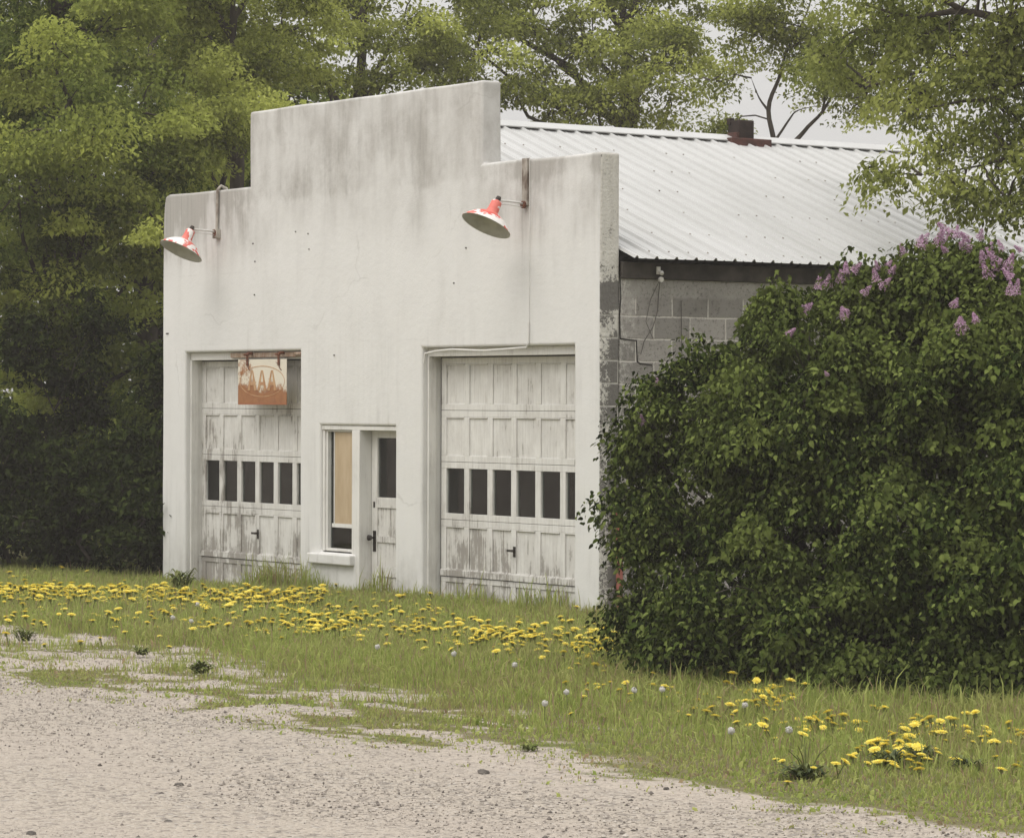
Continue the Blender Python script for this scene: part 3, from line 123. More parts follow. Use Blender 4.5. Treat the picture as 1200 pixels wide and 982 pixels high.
# ------------------------------------------------------------------ material helpers
class NT:
    def __init__(s, name):
        s.mat = bpy.data.materials.new(name); s.mat.use_nodes = True
        s.t = s.mat.node_tree; s.t.nodes.clear()
        s.out = s.t.nodes.new('ShaderNodeOutputMaterial')
        s.co = s.n('ShaderNodeTexCoord').outputs['Object']
    def n(s, typ, **kw):
        nd = s.t.nodes.new(typ)
        for k, v in kw.items(): setattr(nd, k, v)
        return nd
    def put(s, sock, v):
        if hasattr(v, 'is_linked') or isinstance(v, bpy.types.NodeSocket): s.t.links.new(v, sock)
        else:
            if hasattr(sock.default_value, '__len__') and len(sock.default_value) == 4 and len(v) == 3: v = (*v, 1)
            sock.default_value = v
    def mapping(s, scale=(1,1,1), loc=(0,0,0), co=None):
        m = s.n('ShaderNodeMapping'); s.put(m.inputs['Vector'], co or s.co)
        m.inputs['Scale'].default_value = scale; s.put(m.inputs['Location'], loc); return m.outputs[0]
    def noise(s, scale=1, detail=4, rough=.55, vec=None, dist=0):
        m = s.n('ShaderNodeTexNoise'); s.put(m.inputs['Vector'], vec or s.co)
        m.inputs['Scale'].default_value = scale; m.inputs['Detail'].default_value = detail
        m.inputs['Roughness'].default_value = rough; m.inputs['Distortion'].default_value = dist
        return m.outputs['Fac']
    def voro(s, scale, vec=None, out='Distance', feature='F1'):
        m = s.n('ShaderNodeTexVoronoi', feature=feature); s.put(m.inputs['Vector'], vec or s.co)
        m.inputs['Scale'].default_value = scale; return m.outputs[out]
    def rng(s, v, a, b, c=0., d=1., smooth=True):
        m = s.n('ShaderNodeMapRange', interpolation_type='SMOOTHSTEP' if smooth else 'LINEAR')
        s.put(m.inputs['Value'], v)
        for k, x in zip(('From Min','From Max','To Min','To Max'), (a,b,c,d)): m.inputs[k].default_value = x
        return m.outputs[0]
    def math(s, op, a, b=0.):
        m = s.n('ShaderNodeMath', operation=op); s.put(m.inputs[0], a); s.put(m.inputs[1], b); return m.outputs[0]
    def mul(s, *a):
        r = a[0]
        for x in a[1:]: r = s.math('MULTIPLY', r, x)
        return r
    def mix(s, f, a, b, blend='MIX'):
        m = s.n('ShaderNodeMix', data_type='RGBA', blend_type=blend)
        s.put(m.inputs[0], f); s.put(m.inputs[6], a); s.put(m.inputs[7], b); return m.outputs[2]
    def sep(s, v=None):
        m = s.n('ShaderNodeSeparateXYZ'); s.put(m.inputs[0], v or s.co); return m.outputs
    def bump(s, h, strength=.5, dist=.01):
        m = s.n('ShaderNodeBump'); s.put(m.inputs['Height'], h)
        m.inputs['Strength'].default_value = strength; m.inputs['Distance'].default_value = dist; return m.outputs[0]
    def pbr(s, col, rough=.8, normal=None, metal=0., spec=.3):
        b = s.n('ShaderNodeBsdfPrincipled'); s.put(b.inputs['Base Color'], col); s.put(b.inputs['Roughness'], rough)
        b.inputs['Metallic'].default_value = metal; b.inputs['Specular IOR Level'].default_value = spec
        if normal is not None: s.put(b.inputs['Normal'], normal)
        return b.outputs[0]
    def end(s, sh): s.t.links.new(sh, s.out.inputs['Surface']); return s.mat

def m_facade():
    t = NT('whitewashed_concrete'); x, y, z = t.sep()
    streak = t.rng(t.noise(1, 6, .6, t.mapping((5, 1, .9), (0, 0, 2)), .4), .38, .70)
    streak2 = t.rng(t.noise(1, 5, .6, t.mapping((17, 1, .8), (3, 0, 1))), .45, .75)
    blot = t.rng(t.noise(1.5, 7, .68, t.mapping((1, 1, .7))), .36, .7)
    wob = t.noise(.9, 4, .6, t.mapping((1, 1, .35)))
    zz = t.math('ADD', z, t.math('MULTIPLY', t.math('SUBTRACT', wob, .5), 1.3))
    top = t.math('ADD', t.mul(t.rng(zz, 3.3, 4.0), .6), t.mul(t.rng(t.math('ADD', z, t.mul(t.math('SUBTRACT', blot, .5), .10)), 3.90, 4.0), .4))
    shoulder = t.mul(t.rng(x, -5.9, -6.3), t.rng(zz, 3.0, 4.1))
    lft = t.mul(t.rng(x, -6.1, -7.4), t.rng(zz, 3.1, 3.9))
    f = t.mul(top, t.math('ADD', t.mul(streak, .20), t.math('ADD', t.mul(blot, .55), .18)))
    f = t.math('ADD', f, t.mul(lft, t.math('ADD', t.mul(streak, .75), t.math('ADD', t.mul(blot, .4), .3))))
    f = t.math('ADD', f, t.mul(t.math('ADD', shoulder, t.mul(t.rng(x, -1.9, -1.7), t.rng(zz, 3.05, 3.9))), t.math('ADD', t.mul(streak, .25), t.mul(blot, .25))))
    f = t.math('ADD', f, t.mul(t.rng(z, 3.1, 2.2), t.mul(blot, streak2, .24)))
    f = t.math('ADD', f, t.mul(t.math('SUBTRACT', 1., top), t.mul(streak, blot, .16)))
    # rust runs under the two lamp conduits
    for cx, z0, z1, w in ((-1.12, 2.5, 3.7, .10), (-6.76, 2.7, 3.72, .07)):
        d = t.math('ABSOLUTE', t.math('SUBTRACT', t.math('ADD', x, t.mul(t.math('SUBTRACT', wob, .5), .12)), cx))
        f = t.math('ADD', f, t.mul(t.rng(d, w, w*.3), t.mul(t.rng(z, z1+.02, z1-.02), t.rng(z, z0, z1)), t.math('ADD', t.mul(streak2, .32), .05)))
    f = t.math('ADD', f, t.mul(t.rng(z, .5, 0.), t.mul(blot, .5)))
    f = t.rng(f, 0, .82, 0, .95, False)
    clean = t.mix(t.noise(2.3, 5), (.72, .715, .70), (.665, .66, .64))
    col = t.mix(f, clean, t.mix(streak2, (.39, .375, .35), (.30, .288, .268)))
    # hairline cracks and faint pour lines
    wv_ = t.n('ShaderNodeVectorMath', operation='ADD'); t.put(wv_.inputs[0], t.mapping((1, .2, 1)))
    nn = t.n('ShaderNodeTexNoise'); t.put(nn.inputs['Vector'], t.co); nn.inputs['Scale'].default_value = 2.2; nn.inputs['Detail'].default_value = 6
    sc_ = t.n('ShaderNodeVectorMath', operation='SCALE'); t.put(sc_.inputs[0], nn.outputs['Color']); sc_.inputs['Scale'].default_value = .55; t.put(wv_.inputs[1], sc_.outputs[0])
    ck = t.mul(t.rng(t.voro(.62, wv_.outputs[0], 'Distance', 'DISTANCE_TO_EDGE'), .0075, .0), t.rng(t.noise(.8, 3), .52, .60))
    for zl in (2.47, 3.22):
        dz_ = t.math('ABSOLUTE', t.math('SUBTRACT', t.math('ADD', z, t.mul(t.noise(1.3, 4), .03)), zl+.015))
        ck = t.math('ADD', ck, t.mul(t.rng(dz_, .010, .003), t.rng(t.noise(2.1, 4), .5, .62), .5))
    col = t.mix(t.mul(ck, .24), col, (.30, .285, .26))
    fine = t.noise(55, 4, .65)
    col = t.mix(t.rng(fine, .62, .8, 0, .35), col, (.42, .4, .36))
    h = t.math('ADD', t.noise(14, 8, .65), t.mul(t.noise(70, 4), .35))
    return t.end(t.pbr(col, .9, t.bump(h, .2, .02), spec=.15))

def m_peel_edge():
    """end of the front wall: whitewash flaking off dark block"""
    t = NT('peeling_whitewash_block'); x, y, z = t.sep()
    n1 = t.math('ADD', t.mul(t.noise(30, 8, .8), 1.35), -.17)
    big = t.noise(3.2, 3, .5)
    thr = t.math('ADD', n1, t.mul(t.math('SUBTRACT', big, .5), .7))
    # whitewash survives better over 2.45 m and fails below; a patch near 2.9 m is bare
    low = t.rng(z, 2.55, 2.3)
    patch = t.mul(t.rng(z, 2.68, 2.74), t.rng(z, 2.98, 2.9))
    bare = t.math('ADD', t.mul(low, .16), t.mul(patch, .40)); bare = t.math('ADD', bare, t.mul(low, t.rng(y, .07, .17, -.06, .16)))
    bare = t.math('ADD', bare, t.mul(t.rng(z, 3.3, 3.1), .10))
    f = t.rng(t.math('ADD', thr, bare), .655, .72)
    dark = t.mix(t.noise(30, 5), (.10, .095, .09), (.22, .21, .195))
    white = t.mix(t.noise(5, 6), (.72, .70, .65), (.5, .48, .44))
    grime = t.rng(t.noise(1, 6, .6, t.mapping((7, 7, .6))), .35, .7)
    white = t.mix(t.mul(grime, t.rng(z, 2.9, 4.2, .25, .75)), white, (.36, .335, .30))
    br = t.n('ShaderNodeTexBrick'); t.put(br.inputs['Vector'], yz(t, z, y, x))
    setbrick(br); joint = t.mul(br.outputs['Fac'], t.rng(z, 2.75, 2.6))
    col = t.mix(f, white, dark); col = t.mix(t.mul(joint, .7), col, (.55, .53, .49))
    h = t.math('ADD', t.mul(f, -.6), t.math('ADD', t.noise(40, 6), t.mul(joint, -.5)))
    return t.end(t.pbr(col, .92, t.bump(h, .6, .015), spec=.1))

def yz(t, z, y, x):
    c = t.n('ShaderNodeCombineXYZ'); t.put(c.inputs[0], t.math('ADD', y, t.mul(x, .0))); t.put(c.inputs[1], t.math('ADD', z, .02)); return c.outputs[0]
def setbrick(br):
    br.inputs['Scale'].default_value = 1; br.inputs['Mortar Size'].default_value = .009
    br.inputs['Mortar Smooth'].default_value = .35; br.inputs['Brick Width'].default_value = .423; br.inputs['Row Height'].default_value = .2055
    br.inputs['Bias'].default_value = 0; br.offset = .5

def m_block():
    t = NT('grey_concrete_block'); x, y, z = t.sep()
    v = yz(t, z, y, x)
    w = t.n('ShaderNodeVectorMath', operation='ADD'); t.put(w.inputs[0], v)
    nz = t.n('ShaderNodeTexNoise'); t.put(nz.inputs['Vector'], t.co); nz.inputs['Scale'].default_value = 9
    sc = t.n('ShaderNodeVectorMath', operation='SCALE'); t.put(sc.inputs[0], nz.outputs['Color']); sc.inputs['Scale'].default_value = .014
    t.put(w.inputs[1], sc.outputs[0])
    br = t.n('ShaderNodeTexBrick'); t.put(br.inputs['Vector'], w.outputs[0]); setbrick(br)
    t.put(br.inputs['Color1'], (.235, .223, .207)); t.put(br.inputs['Color2'], (.38, .36, .337)); t.put(br.inputs['Mortar'], (.60, .57, .53))
    col = br.outputs['Color']
    top = t.rng(z, 2.80, 2.84)
    col = t.mix(top, col, t.mix(t.noise(8, 6, .7), (.22, .21, .195), (.46, .44, .41)))
    col = t.mix(t.rng(t.noise(3, 6, .65), .45, .78, 0, .5), col, (.15, .138, .127))
    pit = t.rng(t.noise(30, 6, .82), .53, .64)
    col = t.mix(t.mul(pit, .65), col, (.07, .065, .06))
    wash = t.mul(t.rng(t.math('ADD', y, t.mul(t.math('SUBTRACT', t.noise(12, 6, .7), .5), .9)), .42, .12), t.rng(t.noise(35, 5, .7), .45, .55), .75)
    col = t.mix(wash, col, (.66, .64, .60))
    h = t.math('ADD', t.mul(br.outputs['Fac'], t.math('SUBTRACT', 1., top), -1.), t.math('ADD', t.mul(t.noise(60, 6, .7), .8), t.mul(t.noise(9, 3), .5)))
    return t.end(t.pbr(col, .95, t.bump(h, .8, .014), spec=.1))

def m_plain(name, c1, c2, scale=6, rough=.8, stretch=(1,1,1), bump=.15, metal=0., spec=.3):
    t = NT(name); v = t.mapping(stretch)
    col = t.mix(t.rng(t.noise(scale, 6, .6, v), .3, .7), c1, c2)
    return t.end(t.pbr(col, rough, t.bump(t.noise(scale*3, 5, .6, v), bump, .01), metal, spec))

def m_peel_wood(name, amt=.0):
    """old white paint, thin and worn through to grey timber"""
    t = NT(name); x, y, z = t.sep()
    g = t.noise(1, 7, .65, t.mapping((48, 48, 2.6)))
    p = t.noise(4.2, 6, .68, t.mapping((1, 1, .7)))
    big = t.noise(1.1, 2, .5)
    w = t.math('ADD', t.mul(g, .5), t.math('ADD', t.mul(p, .55), t.mul(big, .3)))
    low = t.rng(z, 1.0, .0, 0, .085)
    f = t.rng(t.math('ADD', w, low), .735 - amt, .80 - amt)
    thin = t.rng(t.math('ADD', w, low), .56 - amt, .72 - amt)
    paint = t.mix(t.noise(3, 5), (.74, .73, .70), (.65, .64, .61))
    paint = t.mix(t.mul(thin, .45), paint, (.46, .44, .41))
    wood = t.mix(g, (.15, .135, .12), (.36, .335, .30))
    col = t.mix(t.mul(f, .85), paint, wood)
    col = t.mix(t.rng(t.noise(11, 6, .7, t.mapping((1, 1, .25))), .58, .72, 0, .22), col, (.25, .21, .17))
    h = t.math('ADD', t.mul(f, -.6), g)
    return t.end(t.pbr(col, .78, t.bump(h, .4, .006), spec=.2))

def m_roof():
    t = NT('painted_roof_metal'); x, y, z = t.sep()
    col = t.mix(t.rng(t.noise(.8, 5, .6, t.mapping((.4, 2, 1))), .3, .7), (.485, .485, .48), (.43, .43, .42))
    # sparse streaks and screw marks running down the slope
    st = t.rng(t.noise(1, 7, .7, t.mapping((1.2, 26, 1.2))), .64, .76)
    col = t.mix(t.mul(st, .5), col, (.33, .31, .28))
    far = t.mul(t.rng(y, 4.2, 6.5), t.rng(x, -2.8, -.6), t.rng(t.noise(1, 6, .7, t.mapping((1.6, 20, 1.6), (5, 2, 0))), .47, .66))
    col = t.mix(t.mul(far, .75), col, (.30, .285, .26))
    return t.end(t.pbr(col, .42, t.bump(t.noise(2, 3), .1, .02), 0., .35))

def m_glass():
    t = NT('dusty_window_glass')
    tr = t.n('ShaderNodeBsdfTransparent'); tr.inputs[0].default_value = (.75, .78, .76, 1)
    gl = t.n('ShaderNodeBsdfGlossy'); gl.inputs['Roughness'].default_value = .04
    t.put(gl.inputs['Normal'], t.bump(t.noise(2.5, 2), .12, .02))
    df = t.n('ShaderNodeBsdfDiffuse'); t.put(df.inputs[0], (.30, .29, .26))
    fr = t.n('ShaderNodeFresnel'); fr.inputs[0].default_value = 1.5
    m1 = t.n('ShaderNodeMixShader'); t.put(m1.inputs[0], fr.outputs[0]); t.t.links.new(tr.outputs[0], m1.inputs[1]); t.t.links.new(gl.outputs[0], m1.inputs[2])
    m2 = t.n('ShaderNodeMixShader'); t.put(m2.inputs[0], t.mul(t.rng(t.noise(9, 6, .7), .45, .85, .01, .11), t.n('ShaderNodeObjectInfo').outputs['Random'])); t.t.links.new(m1.outputs[0], m2.inputs[1]); t.t.links.new(df.outputs[0], m2.inputs[2])
    return t.end(m2.outputs[0])

def m_leaf(name, cols, trans=.35, gloss=.0, tint=None, seed=1.):
    t = NT(name)
    g = t.n('ShaderNodeNewGeometry').outputs['Random Per Island']
    rp = t.n('ShaderNodeValToRGB'); t.put(rp.inputs[0], g)
    el = rp.color_ramp.elements
    while len(el) < len(cols): el.new(.5)
    for i, c in enumerate(cols):
        el[i].position = i / (len(cols)-1); el[i].color = (*c, 1)
    col = rp.outputs[0]
    if tint: # sprays of younger, paler leaf; on the lilac also painted light on its top
        yo = t.n('ShaderNodeAttribute', attribute_name='young_lit').outputs['Fac']
        col = t.mix(yo, col, t.mix(.75, col, tint))
    df = t.n('ShaderNodeBsdfDiffuse'); t.put(df.inputs[0], col)
    tl = t.n('ShaderNodeBsdfTranslucent'); t.put(tl.inputs[0], t.mix(.5, col, (.16, .17, .02), 'ADD') if False else col)
    m = t.n('ShaderNodeMixShader'); m.inputs[0].default_value = trans
    t.t.links.new(df.outputs[0], m.inputs[1]); t.t.links.new(tl.outputs[0], m.inputs[2]); sh = m.outputs[0]
    if gloss:
        gl = t.n('ShaderNodeBsdfGlossy'); gl.inputs['Roughness'].default_value = .38; gl.inputs[0].default_value = (.9, .9, .85, 1)
        m2 = t.n('ShaderNodeMixShader'); m2.inputs[0].default_value = gloss
        t.t.links.new(sh, m2.inputs[1]); t.t.links.new(gl.outputs[0], m2.inputs[2]); sh = m2.outputs[0]
    return t.end(sh)

def m_bark(name, a, b):
    return m_plain(name, a, b, 9, .95, (1, 1, .2), .6, spec=.1)

def gravel_col(t):
    v1 = t.n('ShaderNodeTexVoronoi'); t.put(v1.inputs['Vector'], t.co); v1.inputs['Scale'].default_value = 62
    v2 = t.n('ShaderNodeTexVoronoi'); t.put(v2.inputs['Vector'], t.co); v2.inputs['Scale'].default_value = 27
    r1 = t.sep(v1.outputs['Color'])[0]; r2 = t.sep(v2.outputs['Color'])[1]
    c = t.mix(r1, (.50, .442, .376), (.325, .285, .24))
    c = t.mix(t.rng(r2, .74, .96, 0, .75), c, (.20, .178, .16))
    c = t.mix(t.rng(r1, .93, .97, 0, .6), c, (.55, .52, .48))
    c = t.mix(t.rng(r1, .07, .04, 0, .85), c, (.10, .088, .08))
    fine = t.rng(t.noise(1, 5, .6, t.mapping((.35, 1.1, 1))), .38, .66)
    c = t.mix(t.mul(fine, .45), c, (.43, .375, .325))
    h = t.math('ADD', t.mul(v1.outputs['Distance'], -1.), t.mul(v2.outputs['Distance'], -1.))
    return c, h

def m_gravel():
    t = NT('pale_gravel'); c, h = gravel_col(t)
    return t.end(t.pbr(c, .95, t.bump(h, .7, .02), spec=.1))

def m_ground():
    t = NT('verge_soil'); c, h = gravel_col(t)
    a = t.n('ShaderNodeAttribute', attribute_name='bare').outputs['Fac']
    soil = t.mix(t.noise(7, 6, .65), (.13, .12, .06), (.20, .17, .10))
    soil = t.mix(t.rng(t.noise(1.5, 4), .4, .7), soil, (.13, .145, .05))
    f = t.rng(t.math('ADD', a, t.mul(t.math('SUBTRACT', t.noise(5, 6, .7), .5), .55)), .35, .6)
    return t.end(t.pbr(t.mix(f, soil, c), .97, t.bump(h, .6, .02), spec=.05))

def m_grass():
    t = NT('grass_blades')
    g = t.n('ShaderNodeNewGeometry').outputs['Random Per Island']
    dry = t.rng(t.noise(.9, 4, .6), .42, .68)
    c = t.mix(g, (.235, .30, .07), (.44, .46, .155))
    c = t.mix(t.mul(dry, .38), c, (.36, .31, .15))
    c = t.mix(t.rng(g, .84, .86), c, t.mix(t.noise(3), (.40, .34, .20), (.24, .15, .09)))
    df = t.n('ShaderNodeBsdfDiffuse'); t.put(df.inputs[0], c)
    tl = t.n('ShaderNodeBsdfTranslucent'); t.put(tl.inputs[0], c)
    m = t.n('ShaderNodeMixShader'); m.inputs[0].default_value = .4
    t.t.links.new(df.outputs[0], m.inputs[1]); t.t.links.new(tl.outputs[0], m.inputs[2])
    return t.end(m.outputs[0])

def m_lamp_paint():
    t = NT('flaking_red_enamel')
    oi = t.n('ShaderNodeObjectInfo').outputs['Location']
    v = t.n('ShaderNodeVectorMath', operation='ADD'); t.put(v.inputs[0], t.co); t.put(v.inputs[1], oi)
    n1 = t.noise(4.8, 5, .6, v.outputs[0], .5); n2 = t.noise(26, 4, .6, v.outputs[0])
    # the far lamp has lost more of its red
    bias = t.rng(t.sep(oi)[0], -6.5, -1.5, .016, .035, False)
    f = t.rng(t.math('ADD', t.math('ADD', n1, t.mul(t.math('SUBTRACT', n2, .5), .16)), bias), .515, .535)
    red = t.mix(t.rng(t.noise(5, 3, .5, v.outputs[0]), .35, .65), (.60, .065, .05), (.65, .18, .145))
    white = t.mix(n2, (.80, .78, .75), (.66, .64, .62))
    return t.end(t.pbr(t.mix(f, red, white), .55, t.bump(f, .3, .003), spec=.3))

def m_sign():
    t = NT('rusted_enamel_plate'); x, y, z = t.sep()
    n = t.noise(10, 8, .78); big = t.noise(2.6, 4, .6)
    corner = t.math('ADD', t.rng(z, 2.16, 1.84, 0, .33), t.rng(x, -5.6, -6.25, 0, .12))
    f = t.rng(t.math('ADD', t.math('ADD', t.mul(n, .75), t.mul(big, .45)), t.mul(corner, .95)), .68, .80)
    drip = t.rng(t.noise(1, 5, .6, t.mapping((26, 1, 2))), .55, .7, 0, .5)
    rust = t.mix(t.noise(14, 5), (.42, .205, .09), (.20, .085, .05))
    cream = t.mix(t.mul(drip, t.rng(z, 2.3, 1.9)), (.67, .62, .52), (.52, .36, .20))
    low = t.rng(t.math('ADD', z, t.mul(n, .05)), 1.885, 1.85)
    return t.end(t.pbr(t.mix(t.mul(low, .8), t.mix(f, cream, rust), (.32, .12, .065)), .75, t.bump(n, .3, .004), spec=.2))

M = dict(
    facade=m_facade(), edge=m_peel_edge(), block=m_block(), roof=m_roof(), glass=m_glass(),
    door=m_peel_wood('worn_white_door_paint', -.03), door_old=m_peel_wood('worn_grey_door_paint', .005), trim=m_peel_wood('white_trim_paint', -.085),
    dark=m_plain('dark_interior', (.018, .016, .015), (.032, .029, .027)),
    fascia=m_plain('eave_shaded_black_board', (.022, .019, .017), (.075, .066, .058), 5, .9, (1, 1, 1)),  # dark board, its near-black tone carrying the shade under the eave
    gap=m_plain('shadow_gap_rubber', (.02, .018, .016), (.03, .028, .025)),
    iron=m_plain('black_iron', (.018, .016, .015), (.05, .04, .033), 12, .6),
    rust=m_plain('rusted_iron', (.20, .075, .04), (.075, .035, .025), 22, .85),
    rustwood=m_plain('rust_stained_board', (.40, .33, .26), (.20, .11, .065), 10, .9, (6, 1, 1)),
    conduit=m_plain('stained_conduit', (.46, .43, .38), (.12, .085, .065), 9, .8, (1, 1, .5)),
    ply=m_plain('tan_plywood', (.52, .415, .285), (.42, .32, .205), 7, .8, (1, 1, .25)),
    chimney=m_plain('sooty_brown_brick', (.020, .015, .013), (.042, .029, .025), 16, .9),
    flash=m_plain('rusty_red_flashing', (.11, .045, .037), (.06, .032, .027), 10, .8),
    postred=m_plain('faded_red_paint', (.40, .14, .11), (.25, .09, .07), 9, .8, (1, 1, .3)),
    cable=m_plain('dirty_white_cable', (.70, .69, .665), (.60, .59, .56), 9, .7),
    wire=m_plain('dark_wire', (.06, .055, .05), (.10, .09, .08), 9, .7),
    porcelain=m_plain('white_porcelain', (.74, .73, .70), (.6, .58, .55), 9, .35),
    enamel_in=m_plain('grey_lamp_inside', (.47, .465, .40), (.36, .355, .31), 6, .5),
    letter=m_plain('rust_orange_lettering', (.40, .20, .095), (.50, .33, .19), 20, .8),
    carton=m_plain('pale_carton', (.55, .47, .36), (.48, .41, .31), 6, .9),
    red_lamp=m_lamp_paint(), sign=m_sign(), gravel=m_gravel(), ground=m_ground(), grass=m_grass(),
    leaf_a=m_leaf('boxelder_leaf', [(.048,.070,.018),(.118,.158,.036),(.208,.25,.06)], .44, .0, (.50,.54,.13)),
    leaf_b=m_leaf('pale_boxelder_leaf', [(.09,.11,.028),(.195,.222,.052),(.32,.345,.085)], .46, .0, (.57,.61,.16)),
    leaf_c=m_leaf('olive_leaf', [(.082,.10,.028),(.175,.20,.052),(.27,.30,.085)], .46, .0, (.48,.51,.15)),
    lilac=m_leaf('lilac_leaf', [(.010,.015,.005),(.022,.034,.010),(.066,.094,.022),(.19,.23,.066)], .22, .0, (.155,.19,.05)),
    shrub=m_leaf('shade_tinted_shrub_leaf', [(.012,.018,.006),(.022,.033,.009),(.065,.085,.022)], .25, .0),  # leaf colour darkened to stand in for deep shade under the trees
    bark=m_bark('grey_brown_bark', (.085,.072,.058), (.04,.034,.028)),
    twig=m_bark('dark_twig', (.065,.055,.045), (.035,.03,.025)),
    petal=m_leaf('dandelion_yellow', [(.82,.65,.09),(.86,.73,.14),(.88,.78,.22)], .25),
    bud=m_leaf('dandelion_green', [(.10,.13,.04),(.17,.18,.07)], .1),
    fluff=m_leaf('dandelion_fluff', [(.62,.60,.57),(.75,.73,.70)], .3),
    lilac_fl=m_leaf('lilac_blossom', [(.36,.19,.31),(.53,.34,.48),(.68,.51,.63)], .3),
    weed=m_leaf('weed_leaf', [(.035,.048,.018),(.075,.095,.03),(.13,.15,.05)], .2, .03),
    stone=m_plain('dark_stone', (.07,.062,.055), (.14,.125,.11), 20, .9),
)
def m_pebble():
    t = NT('loose_pebbles'); g = t.n('ShaderNodeNewGeometry').outputs['Random Per Island']
    rp = t.n('ShaderNodeValToRGB'); t.put(rp.inputs[0], g); e = rp.color_ramp.elements
    for p_, c in ((0, (.09,.078,.07)), (.12, (.22,.195,.172)), (.5, (.36,.32,.28)), (.85, (.43,.385,.335)), (1, (.47,.43,.385))):
        x_ = e[0] if p_ == 0 else e[len(e)-1] if p_ == 1 else e.new(p_)
        x_.color = (*c, 1)
    return t.end(t.pbr(rp.outputs[0], .9, spec=.15))
M['pebble'] = m_pebble()

# ------------------------------------------------------------------ camera, sky, sun
F, YAW, PITCH, ROLL = 3759.4, 0.6230769, -0.00586082, 0.00324139
CAM = Vector((23.0051, -17.4984, 1.88135))
d = Vector((-math.cos(YAW)*math.cos(PITCH), math.sin(YAW)*math.cos(PITCH), math.sin(PITCH)))
r0 = d.cross(Vector((0, 0, 1))).normalized(); u0 = r0.cross(d)
rr = r0*math.cos(ROLL) + u0*math.sin(ROLL); uu = -r0*math.sin(ROLL) + u0*math.cos(ROLL)
cam = bpy.data.cameras.new('camera'); co = bpy.data.objects.new('camera', cam); COL.objects.link(co)
cam.sensor_width = 36; cam.lens = F / 1200 * 36; cam.clip_end = 3000
from mathutils import Matrix
mw = Matrix((rr, uu, -d)).transposed().to_4x4(); mw.translation = CAM
co.matrix_world = mw
scene.camera = co
def project(P):
    """image position (fractions of the frame) of points: only used to leave out what lies far outside the view"""
    v = np.asarray(P) - np.array(CAM); z = v @ np.array(d)
    return .5 + F/1200*(v @ np.array(rr))/z, .5 - F/982*(v @ np.array(uu))/z, z

SUN_AZ, SUN_EL = R(172), R(57)        # compass-style: from +y clockwise
sd = Vector((math.sin(SUN_AZ)*math.cos(SUN_EL), math.cos(SUN_AZ)*math.cos(SUN_EL), math.sin(SUN_EL)))
world = bpy.data.worlds.new('World'); scene.world = world; world.use_nodes = True
wt = world.node_tree; wt.nodes.clear()
wo = wt.nodes.new('ShaderNodeOutputWorld'); bg = wt.nodes.new('ShaderNodeBackground'); wt.links.new(bg.outputs[0], wo.inputs[0])
sky = wt.nodes.new('ShaderNodeTexSky'); sky.sky_type = 'NISHITA'; sky.sun_disc = False
sky.sun_elevation = SUN_EL; sky.sun_rotation = SUN_AZ; sky.dust_density = 4; sky.air_density = 1.2
tc = wt.nodes.new('ShaderNodeTexCoord'); sx = wt.nodes.new('ShaderNodeSeparateXYZ'); wt.links.new(tc.outputs['Generated'], sx.inputs[0])
mr = wt.nodes.new('ShaderNodeMapRange'); wt.links.new(sx.outputs[2], mr.inputs[0])
mr.inputs[1].default_value = 0; mr.inputs[2].default_value = 1; mr.inputs[3].default_value = 0; mr.inputs[4].default_value = 1
nz = wt.nodes.new('ShaderNodeTexNoise'); wt.links.new(tc.outputs['Generated'], nz.inputs['Vector']); nz.inputs['Scale'].default_value = 3; nz.inputs['Detail'].default_value = 5
cr = wt.nodes.new('ShaderNodeValToRGB'); wt.links.new(mr.outputs[0], cr.inputs[0])
cr.color_ramp.elements[0].color = (7.2/20, 7.1/20, 6.95/20, 1); cr.color_ramp.elements[1].color = (1.0, .985, .965, 1)
em = cr.color_ramp.elements.new(.16); em.color = (8.2/20, 8.1/20, 7.95/20, 1)
vm = wt.nodes.new('ShaderNodeVectorMath'); vm.operation = 'SCALE'; wt.links.new(cr.outputs[0], vm.inputs[0]); vm.inputs['Scale'].default_value = 19.0
mxs = wt.nodes.new('ShaderNodeMix'); mxs.data_type = 'RGBA'
cf = wt.nodes.new('ShaderNodeMapRange'); wt.links.new(nz.outputs['Fac'], cf.inputs[0]); cf.inputs[1].default_value = .2; cf.inputs[2].default_value = .7; cf.inputs[3].default_value = .90; cf.inputs[4].default_value = .98
wt.links.new(cf.outputs[0], mxs.inputs[0]); wt.links.new(sky.outputs[0], mxs.inputs[6]); wt.links.new(vm.outputs[0], mxs.inputs[7])
wt.links.new(mxs.outputs[2], bg.inputs[0]); bg.inputs[1].default_value = .1
sl = bpy.data.lights.new('sun', 'SUN'); sl.energy = 1.5; sl.angle = R(40); sl.color = (1, .96, .89)
so = bpy.data.objects.new('sun', sl); COL.objects.link(so); so.rotation_euler = (-sd).to_track_quat('-Z', 'Y').to_euler()
scene.view_settings.view_transform = 'Standard'; scene.view_settings.look = 'None'; scene.view_settings.exposure = 0; scene.view_settings.gamma = 1
scene.view_settings.use_curve_mapping = False
scene.render.engine = 'CYCLES'
scene.cycles.max_bounces = 6; scene.cycles.diffuse_bounces = 3; scene.cycles.transparent_max_bounces = 8
scene.cycles.use_adaptive_sampling = True
scene.cycles.use_denoising = True

# thin haze volume added to lift the blacks into a faded tone
ht = NT('added_haze'); hv = ht.n('ShaderNodeVolumePrincipled'); hv.inputs['Color'].default_value = (1, .93, .87, 1); hv.inputs['Density'].default_value = HAZE
hv.inputs['Anisotropy'].default_value = .0
ht.t.links.new(hv.outputs[0], ht.out.inputs['Volume'])
hb = MB(); hb.box((-260, -260, -1.5), (260, 260, 15)); hz = hb.build('haze', ht.mat); tag(hz, 'added thin haze volume that lifts the dark tones', 'haze', kind='stuff')

